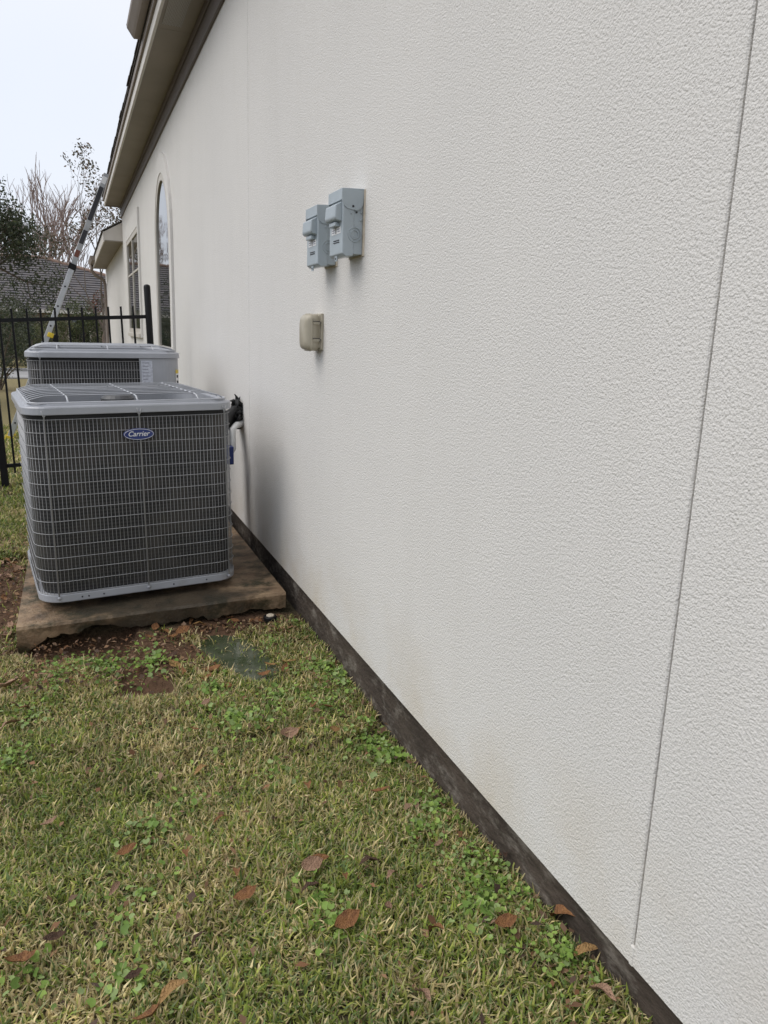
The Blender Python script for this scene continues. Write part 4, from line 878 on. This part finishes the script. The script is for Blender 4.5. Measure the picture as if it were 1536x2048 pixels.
tag(link('clover_weeds', mesh_np('clover_weeds', V, F, attr_mat('weed_leaf', .5, .3, .25), np.repeat(wc_, 9, 0), True)), 'bright green round-leaved weeds growing in patches in the lawn', 'weeds', kind='stuff')

# ------------------------------------------------------------------ fallen leaves
def leaf_mesh(L, Wd, curl, fold, seed, M_):
    rg_ = random.Random(seed); n = 7; m_ = MB(); v = []
    for k in range(n+1):
        u = k/n; wd = Wd*math.sin(math.pi*min(1, u*.97+.03))**.8*(1+.1*rg_.uniform(-1, 1)); x = (u-.5)*L; zc = curl*L*(u-.5)**2*2+.03*L*rg_.uniform(-1, 1)
        v += [(x, -wd/2, zc+fold*wd), (x, 0, zc), (x, wd/2, zc+fold*wd*rg_.uniform(.5, 1.3))]
    f = []
    for k in range(n):
        for j in range(2): f.append((3*k+j, 3*k+j+1, 3*k+j+4, 3*k+j+3))
    m_.add(v, f, True); m_.tube([(-L*.5, 0, curl*L*.5), (-L*.62, .01*L, curl*L*.6)], .0012, 4)
    return m_.mesh('leaf', M_)
LC = [mat('dead_leaf_'+n_, c, .6, col2=c2, nscale=4.5, detail=8, bump=.012, bscale=14, spec=.3, dirt=((.10, .06, .035), 7, .62, .82)) for n_, c, c2 in (('russet', (.34, .165, .065), (.22, .10, .045)), ('pinkish', (.44, .275, .185), (.31, .185, .12)), ('tan', (.44, .27, .11), (.32, .18, .07)), ('dark', (.075, .045, .03), (.12, .065, .04)))]
LN = ['russet', 'pinkish', 'tan', 'dark']
LM = [[leaf_mesh(1.0, w_, c_, f_2, 10*i+j, LC[i]) for j, (w_, c_, f_2) in enumerate(((.42, .35, .25), (.55, .5, .3), (.34, -.3, .35), (.62, .25, .2)))] for i in range(4)]
GR = 'brown dead leaves scattered over the lawn'
# photo position, size (m), colour, shape, yaw, label
LEAVES = [(622, 1735, .050, 1, 3, 20, 'largest pinkish-brown dead leaf, broad, in the middle of the lawn'), (640, 1722, .036, 0, 0, -20, 'russet leaf tucked behind the broad pinkish leaf'), (620, 1777, .040, 3, 2, 5, 'dark narrow leaf just in front of the broad pinkish leaf'),
    (575, 1474, .062, 1, 1, 25, 'large curled pink-tan dead leaf lying right of lawn centre, towards the puddle'), (598, 1463, .035, 2, 2, 40, 'slim tan leaf touching the large curled leaf'), (405, 1540, .050, 2, 2, 35, 'long narrow orange-tan leaf left of the lawn centre'),
    (615, 1572, .050, 0, 2, 80, 'upright russet leaf in the lawn below the curled leaf'), (650, 1570, .030, 1, 0, 70, 'small pinkish leaf beside the upright russet leaf'), (372, 1707, .040, 0, 2, 85, 'upright dark red leaf left of the broad pinkish leaf'),
    (475, 1745, .048, 0, 2, 75, 'upright reddish leaf nearer the camera than the dark red one'), (492, 1797, .045, 0, 1, 10, 'cupped rust-brown leaf in the lawn foreground'), (360, 1835, .038, 1, 2, 70, 'narrow upright tan leaf left of the cupped rust leaf'),
    (345, 1985, .055, 2, 2, 20, 'pale orange slim leaf at the bottom left of the lawn'), (692, 1848, .052, 0, 1, 15, 'orange-brown folded leaf right of the lawn foreground centre'), (775, 1820, .034, 1, 0, 60, 'small pinkish leaf right of the folded orange leaf'),
    (740, 1725, .046, 3, 2, 5, 'greyish dark narrow leaf lying right of the broad pinkish leaf'), (785, 1750, .040, 1, 2, 35, 'pale narrow leaf beside the greyish one'), (690, 1755, .030, 0, 2, 80, 'small upright red leaf between the broad leaf and the greyish one'),
    (760, 1588, .046, 0, 0, -5, 'russet leaf lying flat near the foundation, mid lawn'), (835, 1680, .032, 0, 2, 60, 'small red leaf among weeds near the foundation'), (878, 1693, .026, 1, 3, 30, 'tiny pinkish leaf right of the red one by the weeds'),
    (655, 1418, .040, 0, 3, 0, 'russet leaf pair member nearer the foundation, below the puddle'), (628, 1416, .034, 0, 0, 20, 'russet leaf left of its pair mate, below the puddle'), (690, 1440, .036, 3, 0, -30, 'dark brown leaf in weeds by the foundation'),
    (668, 1463, .034, 2, 3, 15, 'golden-tan oval leaf below the russet pair'), (870, 1860, .045, 0, 2, 110, 'slanting rust leaf in the lower right lawn'), (1010, 1850, .042, 0, 1, -5, 'rust-red leaf in weeds near the foundation, lower right'),
    (1120, 1830, .070, 0, 2, 100, 'long brown leaf standing against the foundation'), (1170, 1905, .046, 2, 2, -20, 'tan leaf beside the foundation at lower right'), (1200, 1985, .060, 1, 2, 100, 'long pinkish leaf standing in grass at the lower right corner'),
    (1010, 1712, .030, 3, 2, 60, 'small dark leaf by the foundation midway'), (395, 1880, .030, 3, 2, 30, 'small dark leaf low in the lawn foreground'), (100, 1650, .040, 1, 0, 30, 'pinkish leaf at the left of the lawn'), (255, 1705, .042, 0, 0, 10, 'brown leaf left of the upright dark red leaf'),
    (230, 1780, .034, 1, 2, 50, 'pale pinkish leaf left of the lawn foreground'), (40, 1930, .050, 0, 1, 20, 'brown leaf at the bottom left edge'), (110, 1880, .036, 3, 0, 0, 'dark leaf in the left lawn foreground'), (20, 1450, .060, 1, 2, 30, 'long pinkish leaf at the left edge'),
    (50, 1418, .034, 0, 2, 30, 'small rust leaf at the left edge above the long pinkish one'), (15, 1375, .070, 1, 1, 10, 'broad pinkish-brown leaf at the left edge below the slab'), (412, 1408, .028, 1, 3, 10, 'tiny pale pinkish leaf just below the puddle'), (390, 1463, .026, 0, 0, -20, 'tiny rust leaf left below the puddle'),
    (270, 1955, .030, 3, 0, 0, 'small dark leaf near the bottom of the lawn'), (300, 2040, .042, 0, 1, 10, 'rust leaf cut by the bottom edge'), (845, 1990, .045, 1, 2, 100, 'pinkish upright leaf near the bottom, right of centre'), (550, 1640, .028, 3, 2, 60, 'tiny dark leaf in the lawn centre'),
    (440, 1640, .032, 0, 2, 20, 'small rust leaf left of the lawn centre')]
for k, (px_, py_, L_, ci, sh_, yaw, lab) in enumerate(LEAVES):
    c = on_z((px_, py_), 0.0)
    for _ in range(3): c = on_z((px_, py_), float(gz(c[0], c[1]))+.032)
    o = link('fallen_leaf', LM[ci][sh_]); L_ *= 1.4; o.scale = (L_, L_, L_); o.location = (float(c[0]), float(c[1]), float(gz(c[0], c[1]))+.040)
    o.rotation_euler = (random.uniform(-.5, .5), random.uniform(-.35, .35) if yaw < 60 else random.uniform(.3, .7), R(yaw)); tag(o, lab, 'leaf', GR)
# wet leaves on the mud and round the puddle
WET = [(430, 1240), (460, 1236), (400, 1248), (330, 1262), (310, 1255), (345, 1275), (365, 1262), (335, 1240), (350, 1330), (365, 1345), (378, 1350), (345, 1312), (390, 1340), (412, 1360), (425, 1342), (520, 1243), (505, 1240), (560, 1265), (550, 1290), (575, 1325), (570, 1340), (540, 1330), (530, 1350), (455, 1372), (300, 1275), (385, 1240), (560, 1310), (610, 1280), (470, 1242), (320, 1245), (445, 1248)]
for px_, py_ in WET:
    c = on_z((px_, py_), -0.03)
    for _ in range(3): c = on_z((px_, py_), max(float(gz(c[0], c[1])), PUD_Z)+.012)
    ci = random.choice([0, 0, 0, 2, 3, 0]); o = link('fallen_leaf', LM[ci][random.randrange(4)]); s_ = random.uniform(.045, .085); o.scale = (s_,)*3
    o.location = (float(c[0]), float(c[1]), max(float(gz(c[0], c[1])), PUD_Z)+.012); o.rotation_euler = (random.uniform(-.4, .4), random.uniform(-.3, .3), random.uniform(0, 6.28))
    tag(o, 'wet %s dead leaf on the %s' % (LN[ci], 'water or shore of the puddle' if px_ > 395 and py_ > 1250 else 'bare mud along the slab front'), 'leaf', 'wet leaves around the puddle')
for k in range(46):
    x = random.uniform(-1.72, -1.36); y = random.uniform(3.3, 5.4); z = float(gz(x, y))+.015
    ci = random.choice([0, 1, 1, 3, 1]); o = link('fallen_leaf', LM[ci][random.randrange(4)]); s_ = random.uniform(.05, .10); o.scale = (s_,)*3
    o.location = (x, y, z); o.rotation_euler = (random.uniform(-.4, .4), random.uniform(-.3, .3), random.uniform(0, 6.28))
    tag(o, '%s dead leaf in the litter left of the concrete slab' % LN[ci], 'leaf', 'leaf litter beside the slab')

# crumbled leaf and twig litter, far too small and many to count
rg = np.random.default_rng(5); xs_, ys_ = [], []
for n, fx, fy in ((1500, (-1.75, -1.33), (3.2, 5.6)), (900, (-1.30, -0.45), (3.05, 3.60)), (500, (-0.60, -0.05), (3.35, 3.62)), (260, (-0.14, 0.01), (0.9, 3.6)), (420, (-1.6, -0.1), (0.95, 3.2))):
    xs_.append(rg.uniform(*fx, n)); ys_.append(rg.uniform(*fy, n))
x = np.concatenate(xs_); y = np.concatenate(ys_); k = (pud_r(x, y) > 1.0) | (rg.random(len(x)) < .08); x, y = x[k], y[k]; n = len(x)
z = np.maximum(gz(x, y), PUD_Z)+rg.uniform(.003, .012, n)+np.where(mud_m(x, y) < .4, rg.uniform(.005, .028, n), 0)
L = rg.uniform(.004, .018, n); Wd = L*rg.uniform(.15, .7, n); yaw = rg.uniform(0, 6.28, n); pt = rg.normal(0, .35, n); rl_ = rg.normal(0, .4, n)
a = np.stack([np.cos(yaw)*np.cos(pt), np.sin(yaw)*np.cos(pt), np.sin(pt)], 1); bb = np.stack([-np.sin(yaw), np.cos(yaw), rl_], 1); P0 = np.stack([x, y, z], 1)
V = np.stack([P0-a*L[:, None], P0+bb*Wd[:, None]+[0, 0, .003], P0+a*L[:, None], P0-bb*Wd[:, None]+[0, 0, .002]], 1).reshape(-1, 3); F = np.arange(4*n).reshape(-1, 4)
c = np.array([(.20, .10, .05), (.13, .07, .04), (.24, .14, .075), (.08, .05, .035), (.19, .11, .06), (.22, .14, .09)])[rg.integers(0, 6, n)]*rg.uniform(.6, 1.2, n)[:, None]
tag(link('leaf_litter', mesh_np('leaf_litter', V, F, attr_mat('litter_bits', .7, .25), np.repeat(c, 4, 0))), 'crumbled brown leaf and twig litter on the mud and beside the slab', 'leaf litter', kind='stuff')
